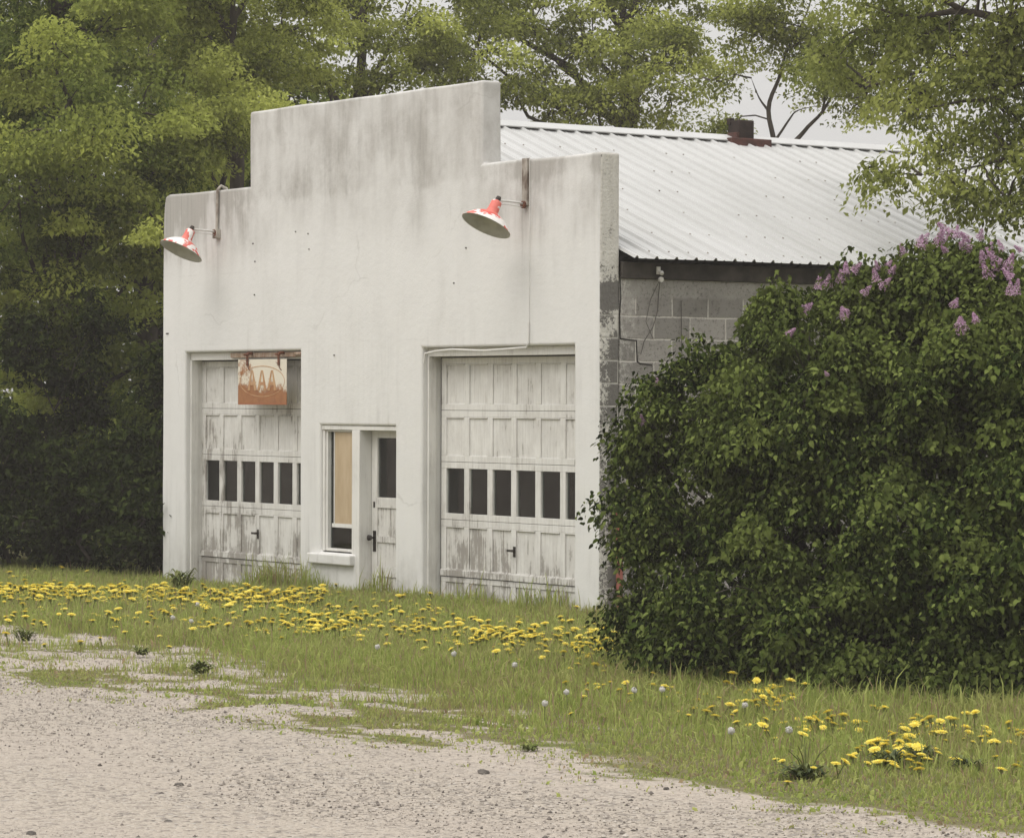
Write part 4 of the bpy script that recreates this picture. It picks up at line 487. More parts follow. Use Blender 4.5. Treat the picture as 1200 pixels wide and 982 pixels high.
# ------------------------------------------------------------------ ground
def vnoise(x, y, s, seed):
    """smooth value noise on numpy arrays"""
    x = x*s + seed*17.3; y = y*s - seed*9.1
    def h(i, j): 
        n = np.sin(i*127.1 + j*311.7 + seed*74.7)*43758.5453
        return n - np.floor(n)
    i = np.floor(x); j = np.floor(y); fx = x-i; fy = y-j
    fx = fx*fx*(3-2*fx); fy = fy*fy*(3-2*fy)
    return (h(i,j)*(1-fx)+h(i+1,j)*fx)*(1-fy) + (h(i,j+1)*(1-fx)+h(i+1,j+1)*fx)*fy
def fbm(x, y, s, seed): return (vnoise(x,y,s,seed)*.55 + vnoise(x,y,s*2.1,seed+1)*.28 + vnoise(x,y,s*4.3,seed+2)*.17)
def sst(x, a, b):
    t = np.clip((x-a)/(b-a), 0, 1); return t*t*(3-2*t)

def cover(x, y):
    """how thickly the grass grows, 0 bare to 1 full"""
    n = fbm(x, y, 1.1, 3); n2 = fbm(x*.5, y, 2.6, 7)
    yy = y + (n-.5)*1.0
    g = sst(yy, -8.1, -7.2)
    strip = sst(yy, -6.95, -6.55)*sst(yy + .13*np.clip(x, 0, 6), -4.95, -5.35)*sst(x + (n2-.5)*2.2, 7.0, 4.6)      # the bare wheel track
    thin = sst(yy, -7.8, -7.2)*sst(yy, -6.3, -6.8)*sst(x, 6.5, 3.5)
    g = g*(1 - strip*sst(n2, .82, .50)) * (1 - thin*sst(n2, .58, .40)*.6)
    rim = sst(yy, -6.6, -7.6)
    g = g*(1 - rim*sst(n2, .58, .44)*.75*(1 - .75*sst(x, 8.5, 10.5)))
    tuft = sst(fbm(x, y*1.5, 3.3, 13), .50, .68)*sst(y, -8.8, -7.5)*.65
    g = g*(1 - .85*sst(x, 10.3, 7.6)*sst(y, -5.2, -6.8)*sst(fbm(x, y*1.6, 3.7, 17), .56, .36))
    return np.clip(np.maximum(g, tuft), 0, 1)

def lift(x, y):      # gentle unevenness of the ground, a few centimetres, none at the wall or the road
    a = sst(y, -7.2, -5.5)*sst(y, -.2, -1.2)
    dip = (.055 + .075*sst(x, -2.5, -7.5))*sst(y, -5.0, -1.2)*sst(x, 5.5, 1.5)
    return (fbm(x, y, .8, 21)-.5)*.07*a - dip

xs = np.concatenate([[-240,-100,-50,-30], np.arange(-20, 20.01, .09), [24,30,45,80,240]])
ys = np.concatenate([[-240,-80,-40,-20,-13], np.arange(-10, 0.01, .09), np.arange(.4, 16, .8), [20,30,50,90,240]])
X, Y = np.meshgrid(xs, ys); Z = lift(X, Y)
Z = np.where(Y < -7.9, -.004 - .01*sst(Y, -7.9, -9), Z)
nx, ny = len(xs), len(ys)
idx = np.arange(nx*ny).reshape(ny, nx)
Q = np.stack([idx[:-1,:-1], idx[:-1,1:], idx[1:,1:], idx[1:,:-1]], -1).reshape(-1, 4)
me = np_mesh('ground', np.stack([X, Y, Z], -1).reshape(-1, 3), [Q], [M['ground']], smooth=True)
at_ = me.attributes.new('bare', 'FLOAT', 'POINT')
at_.data.foreach_set('value', (1 - cover(X, Y)).ravel().astype(np.float32)*np.where(Y.ravel() > -.6, 0, 1).astype(np.float32))
ground = link(bpy.data.objects.new('ground', me)); tag(ground, 'dandelion covered verge of soil and sparse grass in front of the garage', 'ground', kind='structure')

# the gravel road: a sheet with a ragged near edge
xr = np.concatenate([[-238,-80,-40], np.arange(-22, 22.01, .1), [40,80,238]])
yr = np.concatenate([[0, .03, .12, .25, .5], np.arange(.8, 6, .3), [8, 12, 20, 34]])
Xr, Tr = np.meshgrid(xr, yr)
edge = -7.95 + (fbm(Xr, Xr*0, .5, 31)-.5)*.5 + (fbm(Xr, Xr*0, 2.6, 33)-.5)*.35
Yr = edge - Tr
Zr = .004 + (fbm(Xr, Yr, .6, 41)-.5)*.03*sst(Tr, .5, 2) + .012*np.sin(Yr*2.2)*sst(Tr, .5, 2)*.5
Zr = np.where(Tr == 0, -.012, np.maximum(Zr, .002))
idx = np.arange(Xr.size).reshape(Xr.shape)
Q = np.stack([idx[:-1,:-1], idx[1:,:-1], idx[1:,1:], idx[:-1,1:]], -1).reshape(-1, 4)
road = link(bpy.data.objects.new('gravel_road', np_mesh('gravel_road', np.stack([Xr, Yr, Zr], -1).reshape(-1, 3), [Q], [M['gravel']], smooth=True)))
tag(road, 'pale gravel road running along the bottom of the picture', 'road', kind='structure')

def in_view(P, mx=.16, my=.2):
    u, v, z = project(P); return (u > -mx) & (u < 1+mx) & (v > -.3) & (v < 1+my) & (z > 1)

# loose stones
n = 130000
px = rng.uniform(-6, 16, n); py = rng.uniform(-12.5, -4.8, n)
P = np.stack([px, py, np.full(n, .006)], -1)
keep = in_view(P) & (rng.random(n) < np.where(py < -7.7, .30 + .70*sst(fbm(px*.45, py, 1.0, 51), .35, .62), sst(1-cover(px, py), .45, .9)*.6))
P = P[keep]; n = len(P)
octa = np.array([(1,0,0),(0,1,0),(-1,0,0),(0,-1,0),(0,0,.75),(0,0,-.5)], float)
ofa = np.array([(0,1,4),(1,2,4),(2,3,4),(3,0,4),(1,0,5),(2,1,5),(3,2,5),(0,3,5)])
sz = np.clip(rng.lognormal(math.log(.0055), .42, n), .003, .016)
V = octa[None]*sz[:,None,None]*rng.uniform(.55, 1.35, (n,6,1))
an = rng.uniform(0, 6.28, n); ca, sa = np.cos(an), np.sin(an)
V = np.stack([V[...,0]*ca[:,None]-V[...,1]*sa[:,None], V[...,0]*sa[:,None]+V[...,1]*ca[:,None], V[...,2]], -1) + P[:,None]
Fa = (ofa[None] + (np.arange(n)*6)[:,None,None]).reshape(-1, 3)
o = link(bpy.data.objects.new('gravel', np_mesh('gravel', V.reshape(-1,3), [Fa], [M['pebble']])))
tag(o, 'loose pebbles strewn over the pale gravel road', 'gravel', kind='stuff')

# ------------------------------------------------------------------ grass
def blades(P, h, w, lean, name, mat, curl=.5):
    n = len(P); a = rng.uniform(0, 6.283, n)
    dx, dy = np.cos(a), np.sin(a)
    side = np.stack([-dy, dx, np.zeros(n)], -1)*(w/2)[:,None]
    fwd = np.stack([dx, dy, np.zeros(n)], -1)
    mid = P + fwd*(lean*h*.3)[:,None] + np.array([0,0,1.])*(h*.58)[:,None]
    tip = P + fwd*(lean*h)[:,None] + np.array([0,0,1.])*(h*(1-curl*lean*.5))[:,None]
    V = np.stack([P-side, P+side, mid-side*.75, mid+side*.75, tip], 1)
    b = (np.arange(n)*5)[:,None]
    return V.reshape(-1,3), np.concatenate([b+0,b+1,b+3,b+2],1), np.concatenate([b+2,b+3,b+4],1)

n = 660000
gx = rng.uniform(-14, 13.5, n); gy = rng.uniform(-9.2, 2.5, n)
P = np.stack([gx, gy, lift(gx, gy)-.004], -1)
c = cover(gx, gy)
ok = in_view(P, .2, .15) & (rng.random(n) < c**1.3) & ~((gy > -.015) & (gx > -8.02) & (gx < .3)) & ~((gx < -8) & (gy > .5))
# keep the density of far grass lower: its blades are smaller than a pixel
ok &= rng.random(n) < np.clip(1.25 - (-gy < 1.5)*.25, 0, 1)
P = P[ok]; gx, gy, c = gx[ok], gy[ok], c[ok]; n = len(P)
clump = fbm(gx, gy, 1.6, 61)
h = .015 + .045*sst(gy, -7.4, -4.9)*c + .04*clump*sst(gy, -7.8, -6.0)
h += .20*sst(gy, -.60, -.2)*sst(gx, -6.2, -5.6)*(gx < .5)*sst(fbm(gx, gy*.3, 1.9, 71), .47, .68)          # long grass along the wall
h += .02*sst(gy, -6.6, -4.6)*sst(gx, 6.4, 8.2)                                    # and along the lilac's foot
h *= np.exp(rng.normal(0, .34, n))
h = np.clip(h, .015, .46)
w = rng.uniform(.004, .009, n)*(1+.5*sst(gy, -6.2, -7.4))*(1+.6*sst(h, .12, .3))
lean = np.clip(np.abs(rng.normal(.45, .3, n)), 0, 1.3)
# some lie flat: broad rosette leaves
flat = rng.random(n) < .05
h = np.where(flat, np.clip(h, .03, .11)*1.2, h); w = np.where(flat, w*2.4, w); lean = np.where(flat, rng.uniform(.9, 1.5, n), lean)
V, q, t3 = blades(P, h, w, lean, 'grass', M['grass'])
o = link(bpy.data.objects.new('grass', np_mesh('grass', V, [q, t3], [M['grass']])))
tag(o, 'short green and dry grass growing between wall and gravel', 'grass', kind='stuff')
print('grass blades', n)

# ------------------------------------------------------------------ dandelions
def dandelion_mesh(k, lo=False):
    rg = random.Random(100+k); b = MB()
    hgt = rg.uniform(.035, .085); lx, ly = rg.uniform(-.03, .03), rg.uniform(-.03, .03)
    b.tube([(0,0,0), (lx*.4, ly*.4, hgt*.5), (lx, ly, hgt)], [.003, .0026, .0026], 4, 1, False)
    ra = rg.uniform(.021, .028); tilt = (rg.uniform(-.25, .25), rg.uniform(-.25, .25))
    def pt(x, y, z): return (lx+x, ly+y, hgt+z+x*tilt[0]+y*tilt[1])
    b.add([pt(math.cos(a)*.008, math.sin(a)*.008, 0) for a in (0,1.57,3.14,4.71)]+[pt(math.cos(a)*.011, math.sin(a)*.011, -.013) for a in (0,1.57,3.14,4.71)],
          [(0,1,5,4),(1,2,6,5),(2,3,7,6),(3,0,4,7),(7,6,5,4)], 1)
    for ring, (rad, z0, z1, m) in enumerate(((ra, .001, .003, 13), (ra*.78, .002, .006, 11), (ra*.5, .003, .009, 8))):
        for i in range(m):
            a = 2*math.pi*(i+.5*ring)/m + rg.uniform(-.1, .1); q = rad*rg.uniform(.85, 1.1); wd = 1.35*math.pi*q/m
            c, s = math.cos(a), math.sin(a)
            def rot(x, y, z): return pt(c*x-s*y, s*x+c*y, z)
            b.add([rot(.002,-.002,z0), rot(q,-wd/2,z1), rot(q,wd/2,z1), rot(.002,.002,z0)], [(0,1,2,3)], 0)
    me = bpy.data.meshes.new('dandelion'); me.from_pydata(b.v, [], b.f); me.materials.append(M['petal']); me.materials.append(M['bud'])
    me.polygons.foreach_set('material_index', b.m); me.update(); return me
DM = [dandelion_mesh(k) for k in range(10)]
REG = dict(
 A=('open yellow dandelion in the dense drift before the sagging left garage door', 'dandelions drifted before the left garage door'),
 B=('open yellow dandelion in the thin grass between left garage door and bare track', 'dandelions in thin grass by the bare track'),
 C=('open yellow dandelion in the band of grass along the middle of the facade', 'dandelions along the middle of the facade'),
 D=('open yellow dandelion in the patch before the right garage door', 'dandelions before the right garage door'),
 E=('open yellow dandelion beside the left foot of the lilac bush', 'dandelions at the left foot of the lilac'),
 F=('open yellow dandelion in the loose patch under the middle of the lilac', 'dandelions under the middle of the lilac'),
 G=('open yellow dandelion in the short row above the strap-leaved weed', 'dandelions above the strap-leaved weed'),
 H=('open yellow dandelion in the thick clump over dark weeds right of the gravel edge', 'dandelions clumped over the dark weeds'),
 I=('open yellow dandelion in sparse grass near the lower right corner', 'dandelions near the lower right corner'),
 J=('open yellow dandelion in deep shade beneath the left trees', 'dandelions in the shade of the left trees'))
allp = []
for k, L in (('A',DAND_A),('B',DAND_B),('C',DAND_C),('D',DAND_D),('E',DAND_E),('F',DAND_F),('G',DAND_G),('H',DAND_H),('I',DAND_I),('J',DAND_J)):
    allp += [((x-CAM.x)**2+(y-CAM.y)**2, x, y, k) for x, y in L if float(cover(np.array(x), np.array(y))) > .3]
allp.sort()
near, rest = allp[:296], allp[296:]
for i, (_, x, y, k) in enumerate(near):
    o = bpy.data.objects.new('dandelion', DM[i % 10]); COL.objects.link(o)
    o.location = (x, y, float(lift(np.array(x), np.array(y)))); o.rotation_euler = (random.uniform(-.3, .3), random.uniform(-.3, .3), random.uniform(0, 6.28)); s = random.uniform(.75, 1.3); o.scale = (s, s, s*random.uniform(.8, 1.15)*(1.0 + .35*float(sst(np.array(y), -6.5, -4.5))))
    tag(o, REG[k][0], 'dandelion', REG[k][1])
b = MB()
for i, (_, x, y, k) in enumerate(rest):
    me = DM[i % 10]; a = random.uniform(0, 6.28); ca, sa = math.cos(a), math.sin(a); s = random.uniform(.95, 1.5); zl_ = float(lift(np.array(x), np.array(y)))
    b.add([(x+(v.co.x*ca-v.co.y*sa)*s, y+(v.co.x*sa+v.co.y*ca)*s, v.co.z*s*1.1 + zl_) for v in me.vertices], [tuple(p.vertices) for p in me.polygons], 0)
    b.m[-len(me.polygons):] = [p.material_index for p in me.polygons]
o = b.build('dandelions', [M['petal'], M['bud']]); tag(o, 'yellow dandelions farther off towards the garage and left trees', 'dandelions', kind='stuff')

def clock_mesh(k):
    rg = random.Random(300+k); b = MB(); hgt = rg.uniform(.09, .13)
    b.tube([(0,0,0), (.006,0,hgt*.5), (.01,.004,hgt)], .0026, 4, 1, False)
    c = Vector((.01,.004,hgt+.012))
    for i in range(100):
        dr = Vector((rg.gauss(0,1), rg.gauss(0,1), rg.gauss(0,1))).normalized(); a = dr.orthogonal().normalized(); e = dr.cross(a)
        ang = rg.uniform(0, 6); a, e = a*math.cos(ang)+e*math.sin(ang), e*math.cos(ang)-a*math.sin(ang)
        q = c + dr*rg.uniform(.012, .021)
        b.add([q+a*.006, q+e*.006, q-a*.006, q-e*.006], [(0,1,2,3)], 0)
    me = bpy.data.meshes.new('dandelion_clock'); me.from_pydata(b.v, [], b.f); me.materials.append(M['fluff']); me.materials.append(M['bud'])
    me.polygons.foreach_set('material_index', b.m); me.update(); return me
CM = [clock_mesh(k) for k in range(3)]
CL = ['white dandelion seed head standing alone in the grass below the right garage door', 'white dandelion seed head beside the loose yellow patch under the lilac',
 'white dandelion seed head low at the gravel edge under the yellow patch', 'white dandelion seed head just left above the strap-leaved weed',
 'white dandelion seed head left of a close pair below the lilac', 'rightmost of three white dandelion seed heads below the lilac\'s left end',
 'white dandelion seed head in short grass near the gravel, mid picture', 'white dandelion seed head among brown stalks mid verge',
 'white dandelion seed head in the grass below the entry door\'s right side', 'white dandelion seed head in the grass below the entry door\'s left side',
 'right one of two white seed heads at the end of the bare track', 'left one of two white seed heads at the end of the bare track', 'white dandelion seed head among yellow ones before the left garage door']
for i, (x, y) in enumerate(CLOCKS):
    o = bpy.data.objects.new('dandelion_clock', CM[i % 3]); COL.objects.link(o); o.location = (x, y, float(lift(np.array(x), np.array(y)))); o.rotation_euler = (0, 0, i*1.3)
    tag(o, CL[i], 'seed head', 'white dandelion seed heads')

# ------------------------------------------------------------------ weeds with rosettes of strap leaves
def weed(x, y, nl, ln, wd, up, label, seed, stalks=0):
    rg = random.Random(seed); root = thing('weed_clump', label, 'weed', (x, y, 0), 'weeds in the verge')
    b = MB()
    for i in range(nl):
        a = rg.uniform(0, 6.28); l = ln*rg.uniform(.6, 1.2); e = up*rg.uniform(.5, 1.4); c, s = math.cos(a), math.sin(a); w = wd*rg.uniform(.7, 1.3)
        ox, oy = rg.gauss(0, ln*.22), rg.gauss(0, ln*.22)
        pr = [(0, .3, 0), (.35, 1, e*.55), (.7, .9, e*.75), (1, .05, e*.6)]
        vs = []
        for t_, ww, zz in pr:
            for sg in (-1, 1): vs.append((ox+c*t_*l-s*sg*ww*w/2, oy+s*t_*l+c*sg*ww*w/2, zz*l*1.1+.004+abs(ww)*.004))
        b.add(vs, [(0,1,3,2),(2,3,5,4),(4,5,7,6)], 0)
    b.build('leaves', M['bud' if seed in (504, 505, 506, 507, 508) else 'weed'], root)
    if stalks:
        b = MB()
        for i in range(stalks):
            a = rg.uniform(0, 6.28); q = rg.uniform(.2, .9)*ln; hh = rg.uniform(.5, 1)*ln*1.2
            b.tube([(0,0,0), (math.cos(a)*q*.5, math.sin(a)*q*.5, hh*.7), (math.cos(a)*q, math.sin(a)*q, hh)], [.004,.0035,.002], 4, 0, False)
        b.build('stems', M['bud'], root)
WL = ['strap-leaved dark weed with long pale stalks at the gravel edge', 'dark leafy weed under the thick clump of yellow dandelions, left half', 'dark leafy weed under the thick clump of yellow dandelions, right half',
 'small dark weed right of the thick dandelion clump', 'bushy yellow-flecked weed at the left foot of the white wall', 'leafy green weed on the bare track', 'small green weed at the left end of the bare track',
 'low brown weed on the gravel edge mid picture', 'dark grey-green weed at the far left of the bare track']
for i, ((x, y), a) in enumerate(zip(WEEDS, [(60,.17,.018,.35,7),(90,.11,.016,.7,0),(90,.11,.016,.7,0),(50,.10,.015,.7,0),(70,.16,.022,1.1,9),(60,.11,.022,.7,0),(50,.09,.014,.6,0),(40,.07,.012,.5,0),(60,.11,.016,.9,0)])):
    weed(x, y, a[0], a[1], a[2], a[3], WL[i], 500+i, a[4])

# a few bigger stones on the road
SL = ['dark fist-sized stone alone on the gravel mid picture', 'dark stone on the gravel left of centre, larger of a near pair', 'small dark stone near the gravel edge at left', 'dark stone at the bottom edge far left',
 'small dark stone on the gravel below the grass edge', 'small dark stone near the verge right of centre', 'dark stone low at the left on the gravel', 'dark stone at the bottom left beside the larger one']
for i, (x, y) in enumerate(STONES):
    bm = bmesh.new(); bmesh.ops.create_icosphere(bm, subdivisions=2, radius=1)
    sc = [.026,.018,.012,.022,.012,.013,.014,.018][i]
    for v in bm.verts:
        nn = noise.noise(v.co*1.3 + Vector((i*5., 0, 0))); v.co = v.co*(1+.35*nn); v.co = Vector((v.co.x*sc*1.3, v.co.y*sc, v.co.z*sc*.7))
    me = bpy.data.meshes.new('stone'); bm.to_mesh(me); bm.free(); me.materials.append(M['stone'])
    o = link(bpy.data.objects.new('stone', me)); o.location = (x, y, sc*.35); o.rotation_euler = (0, 0, i); tag(o, SL[i], 'stone', 'dark stones on the gravel')

# ------------------------------------------------------------------ the garage building
BX = (-3.97, 0, 0)
bld = thing('garage_building', 'old white false-fronted concrete garage with two overhead doors and metal roof', 'garage', BX)
def put(b, name, mats, parent=None, **kw): return b.build(name, mats, parent or bld, off=BX if parent is None else (0,0,0), **kw)
class At0:   # sub-parts: their parent already carries the offset
    pass
W0, W1, TH = -7.95, 0., .23
def outline(x, z):
    """True inside the stepped front wall, outside its openings"""
    top = 4.91 if -6.1 < x < -1.85 else 4.12
    if z > top or x < W0 or x > W1: return False
    if -7.45 < x < -5.09 and z < 2.385: return False
    if -2.85 < x < -.38 and z < 2.385: return False
    if -4.04 < x < -3.32 and z < 1.62: return False
    if -4.70 < x < -4.04 and .33 < z < 1.62: return False
    return True
def lines(keys, step):
    out = []
    for a, b_ in zip(keys[:-1], keys[1:]):
        n_ = max(1, round((b_-a)/step)); out += [a+(b_-a)*i/n_ for i in range(n_)]
    return out+[keys[-1]]
gx_ = lines([W0,-7.45,-6.1,-5.09,-4.70,-4.04,-3.32,-2.85,-1.85,-.38,W1], .12); gz_ = lines([-.2,.33,1.62,2.385,4.12,4.91], .12)
bm = bmesh.new(); cache = {}
def wv(i, k, s):
    if (i, k, s) not in cache:
        x, z = gx_[i], gz_[k]; q = Vector((x*.9, z*.9, 3.1+s))
        dz = noise.noise(q*1.7)*.011 if z > 4.1 else 0
        dx = noise.noise(q*1.3+Vector((5,0,0)))*.007
        y = noise.noise(q*.8)*.006 + noise.noise(q*2.6)*.0025 if s == 0 else TH
        if x < -7.9 and z > 3.6: dx += .05*((z-3.6)/.52)**3; dz -= .02*((z-3.6)/.52)**3      # worn top left corner
        cache[(i,k,s)] = bm.verts.new((x+dx-BX[0], y, z+dz))
    return cache[(i,k,s)]
cell = lambda i, k: 0 <= i < len(gx_)-1 and 0 <= k < len(gz_)-1 and outline((gx_[i]+gx_[i+1])/2, (gz_[k]+gz_[k+1])/2)
for i in range(len(gx_)-1):
    for k in range(len(gz_)-1):
        if not cell(i, k): continue
        bm.faces.new([wv(i,k,0), wv(i+1,k,0), wv(i+1,k+1,0), wv(i,k+1,0)])
        bm.faces.new([wv(i,k,1), wv(i,k+1,1), wv(i+1,k+1,1), wv(i+1,k,1)])
        if not cell(i+1, k):
            f = bm.faces.new([wv(i+1,k,0), wv(i+1,k,1), wv(i+1,k+1,1), wv(i+1,k+1,0)])
            if gx_[i+1] > -.01: f.material_index = 1
        if not cell(i-1, k): bm.faces.new([wv(i,k,0), wv(i,k+1,0), wv(i,k+1,1), wv(i,k,1)])
        if not cell(i, k+1): bm.faces.new([wv(i,k+1,0), wv(i+1,k+1,0), wv(i+1,k+1,1), wv(i,k+1,1)])
        if not cell(i, k-1): bm.faces.new([wv(i,k,0), wv(i,k,1), wv(i+1,k,1), wv(i+1,k,0)])
me = bpy.data.meshes.new('front_wall'); bm.to_mesh(me); bm.free(); me.materials.append(M['facade']); me.materials.append(M['edge'])
fw = link(bpy.data.objects.new('front_wall', me), bld)
for v in me.vertices: v.co.x += BX[0]          # mesh keeps building coordinates for its texture
fw.location = (-BX[0], 0, 0)
bv = fw.modifiers.new('bevel', 'BEVEL'); bv.width = .028; bv.segments = 4; bv.limit_method = 'ANGLE'; bv.angle_limit = R(50)

def part(b, name, mats, parent=bld, **kw):
    """a part whose mesh keeps the building's coordinates (so that textures line up)"""
    o = b.build(name, mats, parent, **kw)
    if parent is bld: o.location = (-BX[0], 0, 0)
    return o

# side, rear and left walls
DEP = 13.2
b = MB(); b.box((-.21, TH+.004, -.2), (-.006, DEP, 2.985)); sw = part(b, 'side_wall', M['block'])
b = MB(); b.box((W0+.006, TH+.004, -.2), (W0+.21, DEP, 2.985)); part(b, 'side_wall', M['block'])
b = MB(); b.box((W0+.01, DEP+.002, -.2), (-.01, DEP+.2, 2.985))
b.add([(W0+.01,DEP+.002,2.985),(-.01,DEP+.002,2.985),(-3.97,DEP+.002,4.62),(W0+.01,DEP+.2,2.985),(-.01,DEP+.2,2.985),(-3.97,DEP+.2,4.62)], [(0,1,2),(5,4,3),(0,3,4,1),(1,4,5,2),(2,5,3,0)])
part(b, 'rear_wall', M['block'])
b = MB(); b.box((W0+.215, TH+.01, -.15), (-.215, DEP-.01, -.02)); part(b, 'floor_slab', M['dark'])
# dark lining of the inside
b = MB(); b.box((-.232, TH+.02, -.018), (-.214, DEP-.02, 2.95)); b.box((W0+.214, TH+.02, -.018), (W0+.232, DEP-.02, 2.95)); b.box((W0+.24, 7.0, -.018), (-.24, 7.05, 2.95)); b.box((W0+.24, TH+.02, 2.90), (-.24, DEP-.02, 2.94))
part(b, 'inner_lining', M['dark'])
# stepped settlement crack
b = MB()
for a, c_ in (((.215,3.0),(.235,2.44)),):
    pass
cr_pts = [(.236,2.985),(.243,2.80),(.232,2.66),(.239,2.44),(.33,2.432),(.425,2.425),(.428,2.33),(.436,2.235),(.47,2.215),(.60,2.205)]
for (y0, z0), (y1, z1) in zip(cr_pts[:-1], cr_pts[1:]):
    w_ = .013
    L = math.hypot(y1-y0, z1-z0); ny_, nz_ = -(z1-z0)/L*w_/2, (y1-y0)/L*w_/2; ey, ez = (y1-y0)/L*.006, (z1-z0)/L*.006
    b.add([(x_, yy_, zz_) for x_ in (-.004, -.008) for yy_, zz_ in ((y0-ey+ny_,z0-ez+nz_),(y1+ey+ny_,z1+ez+nz_),(y1+ey-ny_,z1+ez-nz_),(y0-ey-ny_,z0-ez-nz_))],
          [(0,1,2,3),(7,6,5,4),(0,4,5,1),(1,5,6,2),(2,6,7,3),(3,7,4,0)])
part(b, 'wall_crack', M['gap'])

# fascia under the eave, both sides
b = MB(); b.box((-.004, TH+.006, 2.988), (.03, DEP, 3.135)); part(b, 'fascia', M['fascia'], bevel=.004)
b = MB(); b.box((W0-.03, TH+.006, 2.988), (W0+.004, DEP, 3.135)); part(b, 'fascia', M['fascia'])

# ribbed metal roof
SL_ = (4.735-3.165)/(3.97+.20)
def slope(sgn, name):
    pr = []; y = TH+.012; P_ = .2286
    while y < DEP+.25:
        for dy, dz in ((0,0),(.016,.024),(.034,.024),(.05,0),(.115,0),(.122,.006),(.134,.006),(.141,0)): pr.append((y+dy, dz))
        y += P_
    rows = [0, .25, .5, .75, 1.]; nrm = Vector((SL_, 0, 1)).normalized(); V = []
    for t_ in rows:
        x = -3.97 + t_*4.17; z = 4.735 - t_*1.57
        for yy_, dz in pr:
            w_ = noise.noise(Vector((x*.7, yy_*1.1, 2)))*.004
            V.append((x + nrm.x*(dz+w_), yy_, z + nrm.z*(dz+w_)))
    m = len(pr); nr = len(rows)
    Fc = [(r_*m+i, (r_+1)*m+i, (r_+1)*m+i+1, r_*m+i+1) for r_ in range(nr-1) for i in range(m-1)]
    b_ = MB()
    if sgn < 0: V = [(-7.94-v[0], v[1], v[2]) for v in V]; Fc = [tuple(reversed(f)) for f in Fc]
    b_.add(V, Fc); o = part(b_, name, M['roof'])
    s_ = o.modifiers.new('sheet', 'SOLIDIFY'); s_.thickness = .004; s_.offset = -1
    return o
rf = slope(1, 'metal_roof'); slope(-1, 'metal_roof')
b = MB()          # ridge cap resting on the ribs, leaving dark gaps between them
for s_ in (1, -1):
    x1 = -3.97+s_*.20; zt = 4.735+.0266; ze = zt-.20*SL_
    b.add([(-3.97,TH+.012,zt+.012),(x1,TH+.012,ze+.012),(x1,DEP+.25,ze+.012),(-3.97,DEP+.25,zt+.012),(-3.97,TH+.012,zt),(x1,TH+.012,ze),(x1,DEP+.25,ze),(-3.97,DEP+.25,zt)],
          [(0,1,2,3) if s_ > 0 else (3,2,1,0),(4,7,6,5) if s_ > 0 else (5,6,7,4),(1,5,6,2),(0,4,5,1),(3,2,6,7)])
part(b, 'ridge_cap', M['roof'], parent=rf)
b = MB()          # dark strips standing in for the shade inside the cap gaps
for s_ in (1, -1): b.box((-3.97+s_*.10-.02, TH+.02, 4.735-.11*SL_+.0), (-3.97+s_*.10+.02, DEP+.2, 4.735-.10*SL_+.022))
part(b, 'ridge_gap_shade', M['gap'], parent=rf)

b = MB(); rs = random.Random(3); nr_ = Vector((SL_, 0, 1)).normalized()        # exposed screw heads
for ky in range(57):
    for t_ in (.04, .2, .36, .52, .68, .84, .97):
        if rs.random() < .45: continue
        c_ = Vector((-3.97+t_*4.17, TH+.012+ky*.2286+.025, 4.735-t_*1.57)) + nr_*.024
        b.tube([c_-nr_*.002, c_+nr_*rs.uniform(.006,.010)], .009, 5)
part(b, 'roof_screws', M['conduit'], parent=rf)

# chimney stub on the ridge
b = MB(); b.box((-4.0, 4.79, 4.45), (-3.80, 4.99, 4.925)); b.box((-4.01, 4.775, 4.88), (-3.95, 4.84, 4.955)); ch = part(b, 'chimney', M['chimney'], bevel=.006)
b = MB(); b.box((-3.795, 4.60, 4.60), (-3.70, 5.16, 4.72)); b.box((-3.97, 4.75, 4.70), (-3.80, 4.788, 4.79)); part(b, 'flashing', M['flash'], parent=ch, bevel=.008)

